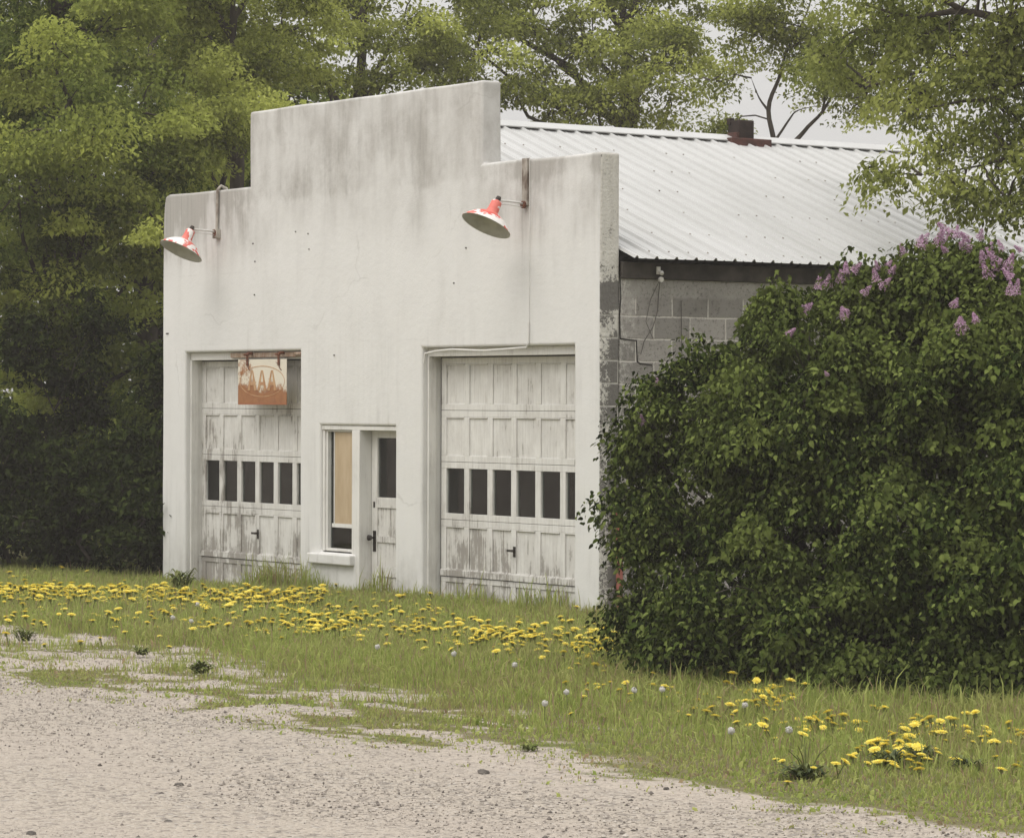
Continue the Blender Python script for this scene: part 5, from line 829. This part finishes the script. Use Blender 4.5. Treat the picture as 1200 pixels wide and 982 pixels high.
# ---- overhead doors
def overhead(x0, x1, y, mat, mat2, handle_col, drop, name='garage_door'):
    T = .045
    zs = [(-.16, .165), (.185, .718), (.722, 1.278), (1.282, 1.778), (1.782, 2.29)]
    b = MB(); n_ = 6; st = .085
    pitch = (x1-x0-2*st+.085)/n_
    for si, (z0, z1) in enumerate(zs):
        rl = .06 if si else .05
        if si != 2:
            b.box((x0, y+.012, z0), (x1, y+T, z1), 1)                               # panel sheet
        b.box((x0, y, z0), (x1, y+.0115 if si != 2 else y+T, z0+rl), 0)             # rails
        b.box((x0, y, z1-rl), (x1, y+.0115 if si != 2 else y+T, z1), 0)
        for k in range(n_+1):
            a0 = x0 if k == 0 else x0+st-.085+k*pitch; a1 = x0+st if k == 0 else a0+.085
            if k == n_: a1 = x1
            b.box((a0, y+.0006, z0+rl+.0005), (a1, y+.0115 if si != 2 else y+T-.001, z1-rl-.0005), 0)
        if si in (1, 3, 4):                                                         # moulding lip over each panel head
            for k in range(n_):
                a0 = x0+st+k*pitch
                b.box((a0+.003, y-.004, z1-rl-.012), (a0+pitch-.088, y+.0112, z1-rl-.0015), 0)
    b.box((x0+.0, y-.012, zs[1][0]-.012), (x1, y+.0, zs[1][0]+.048), 1)            # worn bottom batten
    dr = part(b, name, [mat, mat2], bevel=.0025, seg=1)
    for k in range(n_):
        a0 = x0+st+k*pitch; a1 = a0+pitch-.085
        g = MB(); g.box((a0+.001, y+.024, .786), (a1-.001, y+.028, 1.214)); part(g, 'window_pane', M['glass'], parent=dr)
    h = MB(); hx = x0+st+3*pitch-.043+handle_col
    h.tube([(hx, y+.002, .46), (hx, y-.045, .46)], .013, 8); h.box((hx-.055, y-.055, .45), (hx+.055, y-.043, .472)); h.box((hx-.02, y-.006, .40), (hx+.02, y-.0005, .50))
    part(h, 'handle', M['iron'], parent=dr, bevel=.003)
    g = MB(); g.box((x0+.012, y-.006, 2.292), (x1, y+.03, 2.30)); part(g, 'weather_strip', M['gap'], parent=dr)
    return dr
d1 = overhead(-7.43, -5.096, .20, M['door_old'], M['door_old'], .02, 0); d1['label'] = 'grey weathered overhead door with peeling panels'
d2 = overhead(-2.805, -.388, .20, M['door'], M['door_old'], .02, 0); d2['label'] = 'whiter overhead door with one row of six panes'
def door_casing(x0, x1):
    b = MB()
    b.box((x0+.002, .07, 2.302), (x1-.002, .195, 2.383))                            # head board
    b.box((x0+.002, .062, -.15), (x0+.030, .150, 2.300)); b.box((x0+.0022, .1505, -.15), (x0+.019, .226, 2.300))   # stepped left jamb
    b.box((x1-.020, .10, -.15), (x1-.002, .19, 2.300))
    return part(b, 'door_frame', M['trim'], bevel=.004)
door_casing(-2.85, -.38); f1 = door_casing(-7.45, -5.09)
b = MB(); b.box((-7.442, .215, -.1), (-7.433, .222, 2.3)); b.box((-2.818, .205, -.1), (-2.807, .222, 2.3)); part(b, 'jamb_gap', M['gap'])
b = MB(); b.box((-6.55, .035, 2.322), (-5.094, .066, 2.374)); b.tube([(-5.22,.03,2.352),(-5.095,.03,2.352)], .022, 8); part(b, 'sign_bracket', M['rustwood'], parent=bld, bevel=.004)

# ---- entry: window, mullion post and door
b = MB()
b.box((-4.697, .02, 1.575), (-3.323, .10, 1.617))               # head
b.box((-4.125, .015, -.1), (-3.985, .16, 1.574))                # post between window and door
b.box((-4.0395, .1605, -.1), (-3.9855, .20, 1.574))
b.box((-3.345, .10, -.1), (-3.323, .20, 1.574))
part(b, 'entry_frame', M['trim'], bevel=.004)
wn = MB()
wn.box((-4.697, .03, .345), (-4.655, .20, 1.573)); wn.box((-4.654, .045, .345), (-4.622, .19, 1.573)); wn.box((-4.621, .04, .345), (-4.127, .20, .372)); wn.box((-4.621, .045, 1.555), (-4.127, .19, 1.573))
win = part(wn, 'window', M['trim'], bevel=.003); win['label'] = 'narrow window boarded with tan plywood above a dark lower pane'
s_ = MB(); s_.box((-4.562, .058, .585), (-4.13, .078, .625)); s_.box((-4.530, .058, .6255), (-4.516, .078, 1.553)); part(s_, 'sash', M['trim'], parent=win, bevel=.002)
s_ = MB(); s_.box((-4.515, .064, .626), (-4.13, .074, 1.553)); part(s_, 'plywood_board', M['ply'], parent=win)
s_ = MB(); s_.box((-4.62, .084, .374), (-4.13, .087, 1.553)); part(s_, 'window_pane', M['glass'], parent=win)
s_ = MB(); s_.box((-4.87, -.055, .215), (-4.055, .03, .318)); part(s_, 'window_sill', M['facade'], bevel=.012)

y = .16; b = MB(); x0, x1 = -3.98, -3.347
b.box((x0, y, -.18), (x0+.10, y+.045, 1.572)); b.box((x1-.09, y, -.18), (x1, y+.045, 1.572))                  # stiles
for z0, z1 in ((1.50,1.572),(.80,.905),(.455,.515),(.115,.215),(-.18,-.02)): b.box((x0+.1005, y+.0005, z0), (x1-.0905, y+.044, z1))
for z0, z1 in ((.516,.799),(.216,.454),(-.019,.114)): b.box((x0+.1005, y+.014, z0), (x1-.0905, y+.032, z1))
ed = part(b, 'entry_door', M['door'], bevel=.003); ed['label'] = 'white panelled entry door with a glazed top half'
g = MB(); g.box((x0+.101, y+.02, .906), (x1-.091, y+.024, 1.499)); part(g, 'window_pane', M['glass'], parent=ed)
g = MB(); g.box((x0+.03, y-.006, .36), (x0+.085, y-.0005, .57)); part(g, 'lock_plate', M['iron'], parent=ed, bevel=.002)
g = MB(); g.box((x0+.035, y-.005, .80), (x0+.065, y-.0005, .86)); part(g, 'keyhole_plate', M['iron'], parent=ed, bevel=.002)
g = MB(); g.tube([(x0+.055, y-.004, .50), (x0+.055, y-.035, .50), (x0+.055, y-.045, .50), (x0+.055, y-.075, .50), (x0+.055, y-.085, .50)], [.01,.01,.026,.030,.014], 12); part(g, 'door_knob', M['iron'], parent=ed, smooth=True)
b = MB(); b.box((-3.80, .32, -.02), (-3.42, .58, .965)); o = b.build('carton', M['carton'], bevel=.004); tag(o, 'pale tan carton standing inside behind the entry door glass', 'carton')

# ---- small fittings
b = MB()      # old nails and holes in the front
for px_, pz_ in ((-6.02,3.52),(-5.98,3.33),(-5.99,2.98),(-5.17,3.61),(-4.93,3.58),(-4.91,3.42),(-2.10,3.33),(-4.43,2.33),(-2.3,3.0),(-7.85,2.6),(-7.82,2.6)):
    b.tube([(px_, .012, pz_), (px_, -.012, pz_)], .0075, 6)
part(b, 'wall_nails', M['iron'])
b = MB(); b.tube([(-6.73,.10,4.13),(-6.73,.02,4.165),(-6.73,-.022,4.12),(-6.735,-.022,3.9),(-6.745,-.022,3.64)], .017, 8); b.box((-6.79,-.05,3.60), (-6.70,.0,3.70)); part(b, 'conduit', M['conduit'], smooth=False, bevel=.004)
b = MB(); b.box((-1.165,-.028,3.685), (-1.085,.004,4.125)); part(b, 'conduit', M['conduit'], bevel=.004)
b = MB(); b.tube([(-1.066,-.008,4.135),(-1.068,-.004,3.6),(-1.066,-.004,3.0),(-1.07,-.008,2.45)], .004, 6); b.tube([(-1.07,-.010,2.6),(-1.072,-.012,2.41),(-1.10,-.014,2.372),(-1.4,-.02,2.36),(-1.8,-.012,2.348),(-2.3,-.02,2.366),(-2.6,-.012,2.352),(-2.78,-.012,2.33),(-2.80,-.010,2.24)], .009, 6)
ca_ = b.build('electric_cable', M['cable']); tag(ca_, 'thin off-white electric cable looped along the head of the right garage door', 'cable')
b = MB(); b.box((.031,.62,3.03),(.05,.66,3.10)); b.tube([(.05,.64,3.05),(.085,.64,3.045),(.10,.64,3.03)], [.012,.022,.018], 8); b.tube([(.06,.645,2.985),(.085,.645,2.98)], .026, 8); part(b, 'insulator', M['porcelain'], bevel=.003)
b = MB(); b.tube([(.06,.645,2.99),(.02,.66,2.85),(.012,.655,2.70),(.015,.60,2.55),(.012,.50,2.42),(.015,.46,2.3)], .004, 5); b.tube([(.05,.65,2.98),(.015,.57,2.8),(.012,.52,2.6),(.012,.60,2.45)], .003, 5); b.tube([(.012,.93,2.80),(.012,.935,2.4),(.012,.96,2.0)], .004, 5)
wv_ = b.build('loose_wire', M['wire']); tag(wv_, 'loose dark wire dangling from the porcelain insulator on the block side wall', 'wire')
b = MB(); b.tube([(.045,.20,-.2),(.045,.20,.88)], .032, 10); b.box((.005,.165,.86),(.085,.235,.875)); b.box((.0,.185,.5),(.02,.215,.53))
po = b.build('metal_post', M['postred'], bevel=.003); tag(po, 'faded red metal post at the foot of the building\'s near corner', 'post')

# ---- gooseneck lamps
def lamp_parts(root):
    # axis leans out from the wall; local origin where the arm leaves the wall
    ax = Vector((-.02, -.46, -.88)).normalized(); top = Vector((0, -.30, .03))
    a = ax.orthogonal().normalized(); c_ = ax.cross(a)
    def lathe(prof, n_=28, m=0, b=None):
        b = b or MB(); vs = []
        for s_, r_ in prof:
            for k in range(n_): vs.append(top + ax*s_ + (a*math.cos(2*math.pi*k/n_)+c_*math.sin(2*math.pi*k/n_))*r_)
        b.add(vs, [(i*n_+k, i*n_+(k+1)%n_, (i+1)*n_+(k+1)%n_, (i+1)*n_+k) for i in range(len(prof)-1) for k in range(n_)], m); return b
    sh = lathe([(.012,.022),(.016,.040),(.03,.050),(.10,.053),(.135,.060),(.15,.085),(.17,.125),(.195,.165),(.225,.200),(.262,.232),(.272,.243),(.276,.243)])
    s_ = sh.build('lamp_shade', M['red_lamp'], root, smooth=True)
    lathe([(.276,.243),(.276,.236),(.262,.228),(.225,.195),(.195,.160),(.17,.12),(.15,.08),(.13,.03),(.13,.001)]).build('reflector', M['enamel_in'], s_, smooth=True)
    cb = MB(); cb.tube([top+ax*.02, top-ax*.01, top-ax*.03], [.026,.026,.02], 10); cb.build('lamp_cap', M['iron'], root)
    ar = MB(); ar.tube([(0,0,0),(0,-.06,.012),(0,-.16,.018),(0,-.27,.022),top-ax*.012], .010, 8); ar.tube([(0,-.005,-.03),(0,-.08,-.02),(0,-.20,-.012),(0,-.28,-.01)], .005, 6); ar.build('lamp_arm', M['cable'], root, smooth=True)
    fl = MB(); fl.tube([(0,.006,-.005),(0,-.022,-.005)], .035, 12); fl.build('wall_flange', M['rust'], root)
l1 = thing('wall_lamp', 'faded red gooseneck lamp with white flakes above the right garage door', 'wall lamp', (-1.125, -.028, 3.70), 'gooseneck wall lamps'); lamp_parts(l1)
l2 = bpy.data.objects.new('wall_lamp', None); link(l2); l2.location = (-6.745, -.03, 3.665)
for ch_ in list(l1.children):
    q = ch_.copy(); link(q, l2)
    for g_ in ch_.children: w_ = g_.copy(); link(w_, q)
tag(l2, 'mostly white gooseneck lamp with red patches high at the left corner', 'wall lamp', 'gooseneck wall lamps')

# ---- hanging sign
sg = thing('hanging_sign', 'rusty cream metal sign reading AAA hung over the left garage door', 'sign', (-5.80, -.02, 2.30))
def spart(b, name, mat, parent=sg, **kw):
    o = b.build(name, mat, parent, **kw)
    if parent is sg: o.location = (5.80, .02, -2.30)
    return o
b = MB(); b.box((-6.29, -.024, 1.825), (-5.315, -.016, 2.30)); pl = spart(b, 'sign_plate', M['sign'], bevel=.002)
b = MB()
def letterA(cx, z0, z1, w_):
    yb, yf = -.0245, -.0275; t_ = w_*.26; ap = w_*.10
    def quad(p):
        b.add([(x_, yf, z_) for x_, z_ in p]+[(x_, yb, z_) for x_, z_ in p], [(0,1,2,3),(7,6,5,4),(0,4,5,1),(1,5,6,2),(2,6,7,3),(3,7,4,0)])
    quad([(cx-w_/2,z0),(cx-w_/2+t_,z0),(cx-.0005,z1-.03*0),(cx-ap,z1)]); quad([(cx+w_/2-t_,z0),(cx+w_/2,z0),(cx+ap,z1),(cx+.0005,z1)])
    zb = z0+(z1-z0)*.26; zt_ = z0+(z1-z0)*.42
    fr = lambda z_: (z_-z0)/(z1-z0)
    il = lambda z_: cx-w_/2+t_+fr(z_)*(w_/2-t_)+.0004; ir = lambda z_: 2*cx-il(z_)
    quad([(il(zb),zb),(ir(zb),zb),(ir(zt_),zt_),(il(zt_),zt_)])
for cx in (-6.0, -5.80, -5.60): letterA(cx, 1.975, 2.185, .185)
spart(b, 'lettering', M['letter'])
b = MB(); N_ = 48
for rx_, rz_, w_ in ((.445, .155, .008),):
    for k in range(N_):
        a0, a1 = 2*math.pi*k/N_, 2*math.pi*(k+1)/N_
        P_ = [(-5.80+math.cos(t_)*(rx_+e), 2.07+math.sin(t_)*(rz_+e)) for t_, e in ((a0,0),(a0,w_),(a1,w_),(a1,0))]
        b.add([(x_, -.0262, z_) for x_, z_ in P_]+[(x_, -.0242, z_) for x_, z_ in P_], [(0,3,2,1),(4,5,6,7),(0,1,5,4),(1,2,6,5),(2,3,7,6),(3,0,4,7)])
spart(b, 'oval_ring', M['letter'])
for hx in (-6.09, -5.46):
    b = MB(); b.box((hx-.022, -.034, 2.235), (hx+.022, -.029, 2.372)); b.tube([(hx,-.032,2.365),(hx,.035,2.365)], .014, 8); b.tube([(hx-.06,-.034,2.35),(hx+.03,-.034,2.352)], .012, 6)
    b.tube([(hx,-.031,2.24),(hx+.02,-.033,2.21),(hx+.05,-.028,2.185)], .005, 5); b.tube([(hx,-.031,2.25),(hx-.05,-.034,2.268)], .004, 5)
    spart(b, 'hook', M['rust'], bevel=.002)

# ------------------------------------------------------------------ foliage
def unit(a): return a/np.maximum(np.linalg.norm(a, axis=-1, keepdims=True), 1e-9)
def leaves(C, rad, per, size, squash=.65, droop=.35, kind='diamond', out=None, upbias=.55, aspect=.55):
    """C: cluster centres (n,3); per leaves in each; returns verts and faces"""
    n = len(C); N = n*per
    cc = np.repeat(C, per, 0); rr_ = np.repeat(rad, per)
    g = unit(rng.normal(size=(N, 3)))*(rng.random((N, 1))**.45)
    g[:, 2] *= squash
    P = cc + g*rr_[:, None]
    P[:, 2] -= droop*rr_*(g[:, 0]**2+g[:, 1]**2)
    t_ = unit(g + rng.normal(size=(N, 3))*.6 + np.array([0, 0, -droop*1.1]))                 # tip direction
    nr = unit(rng.normal(size=(N, 3))*.55 + np.array([0, 0, upbias]) + g*.5 + (np.repeat(out, per, 0)*.5 if out is not None else 0))
    s_ = unit(np.cross(nr, t_)); nr = np.cross(t_, s_)
    L = size*np.exp(rng.normal(0, .22, N))[:, None]; W_ = L*aspect
    if kind == 'diamond':
        V = np.stack([P - t_*L*.5, P + s_*W_*.5 - t_*L*.08 + nr*L*.08, P + t_*L*.5 - nr*L*.05, P - s_*W_*.5 - t_*L*.08 + nr*L*.08], 1)
        b_ = (np.arange(N)*4)[:, None]
        return V.reshape(-1, 3), [np.concatenate([np.concatenate([b_, b_+1, b_+2], 1), np.concatenate([b_, b_+2, b_+3], 1)])]
    V = np.stack([P - t_*L*.5, P - t_*L*.32 + s_*W_*.46 + nr*L*.07, P + t_*L*.08 + s_*W_*.40 + nr*L*.07, P + t_*L*.52 - nr*L*.12,
                  P + t_*L*.08 - s_*W_*.40 + nr*L*.07, P - t_*L*.32 - s_*W_*.46 + nr*L*.07, P - t_*L*.02], 1)
    b_ = (np.arange(N)*7)[:, None]
    q = np.concatenate([np.concatenate(x, 1) for x in ([b_, b_+1, b_+2, b_+6], [b_, b_+6, b_+4, b_+5])])
    t3 = np.concatenate([np.concatenate(x, 1) for x in ([b_+6, b_+2, b_+3], [b_+6, b_+3, b_+4])])
    return V.reshape(-1, 3), [q, t3]

def in_lobes(lobes, n, shell=.45):
    c = np.array([l[0] for l in lobes]); r_ = np.array([l[1] for l in lobes])
    pick = rng.choice(len(lobes), n, p=r_**1.6/np.sum(r_**1.6))
    g = unit(rng.normal(size=(n, 3)))*(rng.random((n, 1))**shell)
    g[:, 2] *= .9
    return c[pick] + g*r_[pick][:, None], pick, g

def wander(a, b_, k, amp, rg):
    a, b_ = Vector(a), Vector(b_); out = []
    L = (b_-a).length
    for i in range(k+1):
        t_ = i/k; p_ = a.lerp(b_, t_); e = math.sin(math.pi*t_)*amp*L
        out.append(p_ + Vector((rg.uniform(-1,1)*e, rg.uniform(-1,1)*e, rg.uniform(-.5,1)*e)))
    out[0], out[-1] = a, b_; return out

def smooth_line(L, k=4):
    P = [Vector(p) for p in L]; P = [P[0]*2-P[1]] + P + [P[-1]*2-P[-2]]; out = []
    for i in range(1, len(P)-2):
        for j in range(k):
            t_ = j/k; a, b_, c, e = P[i-1], P[i], P[i+1], P[i+2]
            q = .5*((2*b_) + (c-a)*t_ + (2*a-5*b_+4*c-e)*t_**2 + (3*b_-a-3*c+e)*t_**3)
            out.append(q + noise.noise_vector(q*1.5)*.03)
    return out + [P[-2]]

def cluster_young(C, seed):
    q = np.array([noise.noise(Vector(c)*1.1 + Vector((seed*7., 0, 0))) for c in C])
    return np.clip(.25 + q*1.2 + rng.normal(0, .30, len(C)), 0, 1)

def tree(name, label, base, lobes, leafmat, n, per, size, crad, trunk_r, seed, limbs=None, height=None, shell=.45, twigs=.5, density=None, lean=(0,0), bark='bark', limb_r=.05, cat='tree', group='trees round the garage', droop=.35, squash=.42, up=1.2):
    rg = random.Random(seed); base = Vector(base); base.z = float(lift(np.array(base.x), np.array(base.y)))
    root = thing(name, label, cat, base, group)
    b = MB(); limbs = [smooth_line(L) for L in limbs] if limbs else None
    cs = [Vector(l[0]) for l in lobes]
    H = height or max(c.z for c in cs)*.95
    tp = [base + Vector((lean[0]*t_*H + rg.uniform(-.12,.12)*(t_ > 0), lean[1]*t_*H + rg.uniform(-.12,.12)*(t_ > 0), t_*H-.1)) for t_ in (0,.12,.3,.5,.7,.88,1)]
    b.tube(tp, [trunk_r*x for x in (1.35,1.0,.9,.76,.55,.35,.18)], 10)
    for c, r_ in [(Vector(l[0]), l[1]) for l in lobes]:
        z0 = max(.8, min(H*.9, c.z - (Vector((c.x-base.x, c.y-base.y)).length)*rg.uniform(.5, .9)))
        t_ = z0/H; i = min(5, max(0, sum(1 for q in (0,.12,.3,.5,.7,.88,1) if q <= t_)-1)); a_, e_ = tp[i], tp[i+1]
        s0 = a_.lerp(e_, min(1, max(0, (z0+.1 - (a_.z-base.z))/max(.01, e_.z-a_.z))))
        pts = wander(s0, c, 5, .06, rg); q0 = trunk_r*.34
        if limbs:
            near_ = min((Vector(p) for L in limbs for p in L), key=lambda p: (p-c).length + 2*max(0, p.z-c.z)); pts = wander(near_, c, 5, .08, rg); q0 = .014
        b.tube(pts, [q0*(1-.8*j/5) for j in range(6)], 6, 0, False)
    for L in (limbs or []):
        k = len(L); b.tube(L, [limb_r*(1 if limbs.index(L) < 2 else .45)*(1-.9*i/(k-1)) for i in range(k)], 7, 0, False)
    C, pick, g = in_lobes(lobes, n, shell)
    if density is not None:
        kp = rng.random(n) < np.array(density)[pick]; C, pick, g = C[kp], pick[kp], g[kp]
    for i in range(len(C)):
        if rg.random() < twigs:
            c = Vector(C[i]); o_ = cs[pick[i]]
            b.tube(wander(o_.lerp(c, .15), c, 3, .1, rg), [.018,.013,.008,.004], 3, 0, False)
    b.build('trunk', M[bark], root, off=base, smooth=True)
    V, fs = leaves(C, crad*rng.uniform(.7, 1.3, len(C)), per, size, squash, droop, 'diamond', upbias=up)
    me_ = np_mesh('crown', V - np.array(base), fs, [M[leafmat]])
    yo = np.repeat(cluster_young(C, seed), per*len(V)//(len(C)*per)); a_ = me_.attributes.new('young_lit', 'FLOAT', 'POINT'); a_.data.foreach_set('value', yo.astype(np.float32))
    link(bpy.data.objects.new('crown', me_), root)
    return root

Z_ = lambda L, dx=0, dy=0, dz=0, s=1: [((p[0]+dx, p[1]+dy, p[2]+dz), r_*s) for p, r_ in L]
tree('boxelder_tree', 'large dense leafy tree filling the left edge beside the garage', TREE_A_BASE, TREE_A, 'leaf_a', 230, 420, .068, .50, .20, 1)
tree('boxelder_tree', 'leafy tree with pale new growth rising behind the garage\'s left shoulder', TREE_B_BASE, TREE_B, 'leaf_b', 135, 380, .068, .46, .17, 2)
tree('boxelder_tree', 'tree behind the tall middle parapet, sky showing between its dark twigs', TREE_C_BASE, TREE_C, 'leaf_b', 100, 240, .080, .48, .2, 3, twigs=.9, shell=.6)
tree('boxelder_tree', 'broad yellow-green tree behind the roof ridge just right of the parapet', TREE_D_BASE, TREE_D, 'leaf_b', 160, 270, .080, .50, .24, 4, shell=.55, twigs=.8)
tree('sparse_tree', 'thin tree with bare dark forked limbs behind the chimney', TREE_E_BASE, TREE_E, 'leaf_b', 120, 130, .070, .40, .13, 5, limbs=LIMBS_E, height=3.6, shell=.7, twigs=.8)
tree('overhanging_tree', 'tree leaning in from the right with leafy boughs over the metal roof', TREE_F_BASE, TREE_F, 'leaf_c', 260, 125, .062, .33, .2, 6, limbs=LIMBS_F, shell=.55, twigs=.8, droop=.6, limb_r=.075)
# second row closing the view behind the left trees
BACK = [((-24, 6.5), 8.5, 'dark tree far back at the left edge behind the dense front tree'), ((-21, 1.5), 8, 'dark tree behind the left trees\' low boughs, lower left'), ((-23.5, 10.5), 8.5, 'dark tree far back between the left trees and the middle tree'), ((-18.0, 5.5), 7.5, 'dark tree close behind the pale-tipped left tree')]
for i, ((x, y), hh, lb) in enumerate(BACK):
    rg = random.Random(70+i)
    L = [((x+rg.uniform(-1.6,1.6), y+rg.uniform(-1.6,1.6), z_), rg.uniform(.9,1.4)) for z_ in np.linspace(.9, hh, 13)]
    tree('woodland_tree', lb, (x, y, 0), L, 'leaf_a', 430, 50, .15, .62, .2, 80+i, twigs=.3)
# shrubs in the shade under the left trees
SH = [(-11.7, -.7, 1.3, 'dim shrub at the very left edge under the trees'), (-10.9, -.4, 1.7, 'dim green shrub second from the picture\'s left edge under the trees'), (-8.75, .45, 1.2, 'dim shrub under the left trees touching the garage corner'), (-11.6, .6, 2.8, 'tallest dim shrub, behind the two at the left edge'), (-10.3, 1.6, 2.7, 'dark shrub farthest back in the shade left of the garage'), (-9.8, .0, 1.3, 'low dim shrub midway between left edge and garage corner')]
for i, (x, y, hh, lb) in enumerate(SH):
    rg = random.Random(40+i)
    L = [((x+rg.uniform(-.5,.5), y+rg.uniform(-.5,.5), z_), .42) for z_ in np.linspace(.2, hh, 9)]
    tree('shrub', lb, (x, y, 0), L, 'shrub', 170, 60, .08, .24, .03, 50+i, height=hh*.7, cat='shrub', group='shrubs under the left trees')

# ------------------------------------------------------------------ lilac bush
lil = thing('lilac_bush', 'big rounded dark green lilac bush in mauve bloom beside the garage', 'bush', LILAC_BASE)
base = Vector(LILAC_BASE); rg = random.Random(9)
C, pick, g = in_lobes(LILAC, 560, .22)
FP = np.array(FLOWERS); C = np.concatenate([C, FP + rng.normal(0, .05, FP.shape) + np.array([-.12, .09, -.16])]); pick = np.concatenate([pick, [int(np.argmin([(Vector(l[0])-Vector(q)).length for l in LILAC])) for q in FLOWERS]])
g = np.zeros_like(C)
ok = (C[:, 2] > .14)
C, pick, g = C[ok], pick[ok], g[ok]
nouter = len(C); Ci, pi_, gi = in_lobes(LILAC, 380, .8); ki = Ci[:, 2] > .12; C = np.concatenate([C, Ci[ki]]); pick = np.concatenate([pick, pi_[ki]])
ctr = np.array([7.2, -2.4, 1.3]); outv = unit(C - ctr)
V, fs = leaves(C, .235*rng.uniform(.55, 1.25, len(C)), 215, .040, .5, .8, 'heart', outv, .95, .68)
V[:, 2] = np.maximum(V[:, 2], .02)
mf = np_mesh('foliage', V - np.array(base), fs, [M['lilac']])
yo = np.repeat(np.clip(rng.normal(.10, .32, len(C)) + .45*sst(C[:, 2], 1.4, 2.9), 0, 1), 215*7); a_ = mf.attributes.new('young_lit', 'FLOAT', 'POINT'); a_.data.foreach_set('value', yo.astype(np.float32))  # paler with height: light on the bush top put into leaf colour
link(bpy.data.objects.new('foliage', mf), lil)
b = MB()
for c, r_ in LILAC:
    s0 = base + Vector((rg.uniform(-.6,.6), rg.uniform(-.5,.5), -.05))
    b.tube(wander(s0, c, 5, .07, rg), [.035,.03,.024,.018,.012,.007], 6, 0, False)
for i in range(0, nouter, 2):
    o_ = Vector(LILAC[pick[i]][0]); o_ = o_.lerp(base + Vector((0, 0, o_.z*.5)), .25); b.tube(wander(o_, C[i], 2, .1, rg), [.007,.005,.003], 3, 0, False)
b.build('stems', M['twig'], lil, off=base, smooth=True)
def panicle(k):
    rg_ = random.Random(900+k); b_ = MB(); H_ = rg_.uniform(.09, .135); R_ = H_*.42
    b_.tube([(0,0,-.05),(0,0,H_*.9)], [.004,.002], 4, 1, False)
    for i in range(190):
        t_ = rg_.random()**1.2; a_ = rg_.uniform(0, 6.28); q = R_*(1-t_*.85)*(rg_.random()**.4)
        p_ = Vector((math.cos(a_)*q, math.sin(a_)*q, t_*H_)); dr = (Vector((math.cos(a_), math.sin(a_), .5)) + Vector((rg_.gauss(0,.4), rg_.gauss(0,.4), rg_.gauss(0,.4)))).normalized()
        u_ = dr.orthogonal().normalized(); v_ = dr.cross(u_); s_ = .0085
        ang = rg_.uniform(0, 1.5); u_, v_ = u_*math.cos(ang)+v_*math.sin(ang), v_*math.cos(ang)-u_*math.sin(ang)
        b_.add([p_+u_*s_+dr*.003, p_+(u_+v_)*s_*.3, p_+v_*s_+dr*.003, p_+(v_-u_)*s_*.3, p_-u_*s_+dr*.003, p_-(u_+v_)*s_*.3, p_-v_*s_+dr*.003, p_+(u_-v_)*s_*.3], [(0,1,2,3,4,5,6,7)], 0)
    m_ = bpy.data.meshes.new('flower_cluster'); m_.from_pydata(b_.v, [], b_.f); m_.materials.append(M['lilac_fl']); m_.materials.append(M['bud'])
    m_.polygons.foreach_set('material_index', b_.m); m_.update(); return m_
PM = [panicle(k) for k in range(5)]
for i, (x, y, z_) in enumerate(FLOWERS):
    o = bpy.data.objects.new('flower_cluster', PM[i % 5]); link(o, lil); o.location = Vector((x, y, z_)) - base + Vector((-.05, .04, -.05))
    o.rotation_euler = (rg.uniform(-.9,.9), rg.uniform(-.9,.9), rg.uniform(0,6)); s_ = rg.uniform(.55, 1.0)*(.7 if z_ < 2.2 else 1); o.scale = (s_, s_, s_)
print('objects', len(scene.objects))
